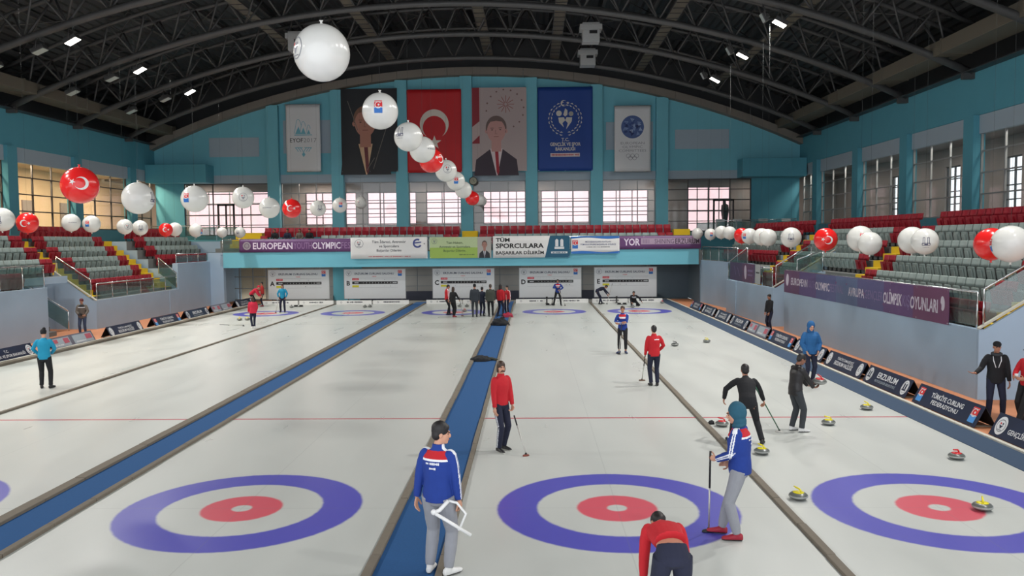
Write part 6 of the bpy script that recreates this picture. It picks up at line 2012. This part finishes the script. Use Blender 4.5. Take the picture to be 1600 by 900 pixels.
# 19 the group on sheet C
person('person in red and white track jacket looking down before scoreboard C', (-5.98, 33.2, 0), -1.2, 1.68,
       dict(head=(0, 24), RF=(.1, .0, .085), LF=(-.1, .18, .085)), dict(m=C_RED, stripe=True, name='track_jacket'), dict(m=C_BLK), (S_BLK, SOLE), 'short', None, 1, .0145)
p_cd = person('person with long hair in black, second from left in the far middle group', (-5.5, 31.7, 0), -.6, 1.62,
       dict(RH=(.2, .34, 1.0), RE=(.5, -.4, -.4), RF=(.08, .0, .085), LF=(-.06, .1, .085)), dict(m=C_BLK, hem=.12), dict(m=C_BLK), (S_RED, SOLE), 'long', HAIRB, 0, .0145)
broom((-5.05, 32.3, 0), through((-5.05, 32.3, 0), fist(p_cd, 1), 1.2), 'broom in the hand of the long haired person in the far group', PADR)
person('tall person from behind in dark jacket, third in the far middle group', (-4.34, 31.8, 0), .1, 1.76,
       dict(RF=(.1, .0, .085), LF=(-.1, .0, .085)), dict(m=CL('dark_slate', (44, 50, 58)), hem=.12), dict(m=C_CHAR), (S_BLK, SOLE), 'beanie', C_BLK, 1, .0145, bulk=1.15)
person('shorter person in dark blue close behind the tall dark jacket', (-3.98, 32.3, 0), -.4, 1.58,
       dict(RH=(.26, .2, .98), RF=(.1, .0, .085), LF=(-.1, .0, .085)), dict(m=CL('slate_blue', (38, 46, 64)), hem=.1), dict(m=C_NAVY), (S_BLK, SOLE), 'short', None, 1, .0145, bulk=1.08)
person('bald person from behind in olive grey jacket, right of the dark coats', (-3.5, 31.9, 0), .05, 1.74,
       dict(RF=(.12, .0, .085), LF=(-.08, .04, .085)), dict(m=C_OLIVE, hem=.1), dict(m=C_BLK), (S_BLK, SOLE), 'short', mat('cropped_hair', (74, 64, 58), .8), 1, .0145, bulk=1.15)
person('person with dark ponytail in red jacket stepping on the blue carpet in the far group', (-2.98, 32.2, 0), -.7, 1.7,
       dict(RF=(.14, .05, .085), LF=(-.18, -.02, .085)), dict(m=C_RED), dict(m=C_NAVY), (S_BLK, SOLE), 'long', HAIRM, 1, .0145, bulk=1.08)
person('person in red and white jacket at the right end of the far middle group', (-2.62, 33.2, 0), 2.4, 1.58,
       dict(RF=(.1, .0, .085), LF=(-.1, .0, .085)), dict(m=C_RED, stripe=True, name='track_jacket'), dict(m=C_NAVY), (S_BLK, SOLE), 'short', HAIRM, 0, .0145)
broom((-2.62, 32.2, 0), (-2.68, 32.75, 1.25), 'white shafted broom standing upright at the right end of the far group', PADR, grip=.1)
# 20 far players
p_d = person('person in blue jacket with red chest standing astride before scoreboard D', (.36, 39.2, 0), 3.1, 1.66,
       dict(RH=(.05, .2, 1.2), LH=(-.14, .2, 1.04), RE=(.7, 0, -.4), LE=(-.7, 0, -.4), RF=(.27, 0, .085), LF=(-.2, 0, .085), RFt=-25, LFt=20, pel=(0, 0, .91)),
       dict(m=C_BLUE, panel=True, yoke=C_RED, front_only=True, name='track_jacket'), dict(m=C_BLK), (S_BLK, SOLE), 'short', None, 1, .015)
broom((.8, 39.05, 0), through((.8, 39.05, 0), fist(p_d, -1), 1.2), 'pale broom beside the person standing astride before scoreboard D', PADM, grip=.1)
p_bend = person('person in dark clothes bending over a broom before scoreboard E', (3.0, 40.1, 0), -1.5, 1.62,
       dict(pel=(0, -.12, .88), lean=68, hl=.7, head=(0, 10), RH=(.06, .66, .72), LH=(-.14, .6, .62), RF=(.2, .0, .085), LF=(-.2, .24, .085)),
       dict(m=C_NAVY, name='sweater'), dict(m=C_NAVY), (S_BLK, SOLE), 'short', None, 1, .015)
broom((3.5, 40.05, 0), through((3.5, 40.05, 0), fist(p_bend, 1), 1.35), 'broom held by the bending person before scoreboard E', PADM, grip=.1)
person('person in black crouching low to deliver a stone before scoreboard E', (4.95, 38.0, 0), 3.0, 1.66,
       dict(pel=(0, -.1, .36), lean=48, hl=.2, RH=(.12, .5, .3), LH=(-.5, .3, .34), RF=(.14, .12, .085), LF=(-.16, -.3, .1), RK=(.2, 1, .6), LK=(-.3, 1, .3)),
       dict(m=C_BLK, name='sweater', yoke=C_GREY, front_only=True), dict(m=C_BLK), (S_BLK, SOLE), 'short', None, 1, .015)
# 21 spectators on the balcony
for i, (x, c, lab, hr_) in enumerate(((-18.35, C_BLK, 'leftmost spectator in black sitting on the balcony behind the purple strip', 'short'), (-17.5, C_NAVY, 'second spectator from the left on the balcony, in navy', 'short'), (-16.7, C_KNIT, 'third spectator from the left on the balcony, in brown', 'long'), (-16.05, C_BLK, 'rightmost of four spectators sitting on the balcony', 'beanie'))):
    person('person, ' + lab, (x, 42.45, 3.73), pi + .1 * (i - 1.5), 1.68,
           dict(pel=(0, 0, .50), lean=8, RF=(.12, .42, .085), LF=(-.12, .42, .085), RK=(.1, 1, .6), LK=(-.1, 1, .6), RH=(.16, .34, .62), LH=(-.16, .34, .62)),
           dict(m=c), dict(m=C_BLK), (S_BLK, SOLE), hr_, C_BLK if hr_ == 'beanie' else HAIRB, 1, .016, bulk=1.1, group='spectators on the balcony')
    bn = MB().b2(-.24, .24, -.2, .2, 0, .42)
# ------------------------------------------------------------------ things held in front
broom((1.17, -1.03, 0), through((1.17, -1.03, 0), fist(p_hood, -1), 1.2), 'broom with black and white head under the hand of the hooded player', PADM, 0.2, grip=.45, w=.1)
broom((-1.41, 3.05, 0), through((-1.41, 3.05, 0), fist(p_mou, -1), .82), 'broom slanting beside the moustached player, brown brush on the ice', PADR, grip=.25, w=.07)
fr = thing('white_frame', 'white tubular frame hanging from the hand of the near player', 'frame', (-2.2, -2.72, .84), 0)
MB().tube([(-.29, -.02, .02), (.17, .02, -.285)], .021, 10).build('long_bar', M['white'], fr)
MB().tube([(-.26, -.01, .005), (-.2, 0, .03), (-.1, .05, .13)], .024, 10).build('side_arm', M['white'], fr)
MB().tube([(-.1, .05, .13), (.0, .06, .1), (.11, .05, -.03), (.035, .02, -.2)], .015, 10).build('bent_arm', M['white'], fr)
MB().ell((-.27, -.015, .01), (.036, .036, .036), 0, 12, 8).ell((.03, .015, -.2), (.026, .026, .026), 0, 12, 8).build('joint', M['white'], fr)
# ------------------------------------------------------------------ camera, daylight, lamps
cam = bpy.data.cameras.new('camera')
cam.sensor_width = 36; cam.sensor_fit = 'HORIZONTAL'
cam.lens = 1290.98 / 1600 * 36
cam.clip_end = 300
co = bpy.data.objects.new('camera', cam); COL.objects.link(co)
co.matrix_world = Matrix.Translation(CAMP) @ Matrix.Rotation(.0237, 4, 'Z') @ Matrix.Rotation(pi / 2 - .0575, 4, 'X') @ Matrix.Rotation(-.0088, 4, 'Z')
SC.camera = co
wd = bpy.data.worlds.new('daylight'); SC.world = wd; wd.use_nodes = True
bg = wd.node_tree.nodes['Background']
bg.inputs[0].default_value = (.92, .95, 1.0, 1)
bg.inputs[1].default_value = 2.2
SC.view_settings.view_transform = 'Standard'
SC.view_settings.look = 'None'
SC.view_settings.exposure = -0.08
SC.view_settings.gamma = 1.0
SC.view_settings.use_curve_mapping = False

bpy.data.scenes.remove(TS)
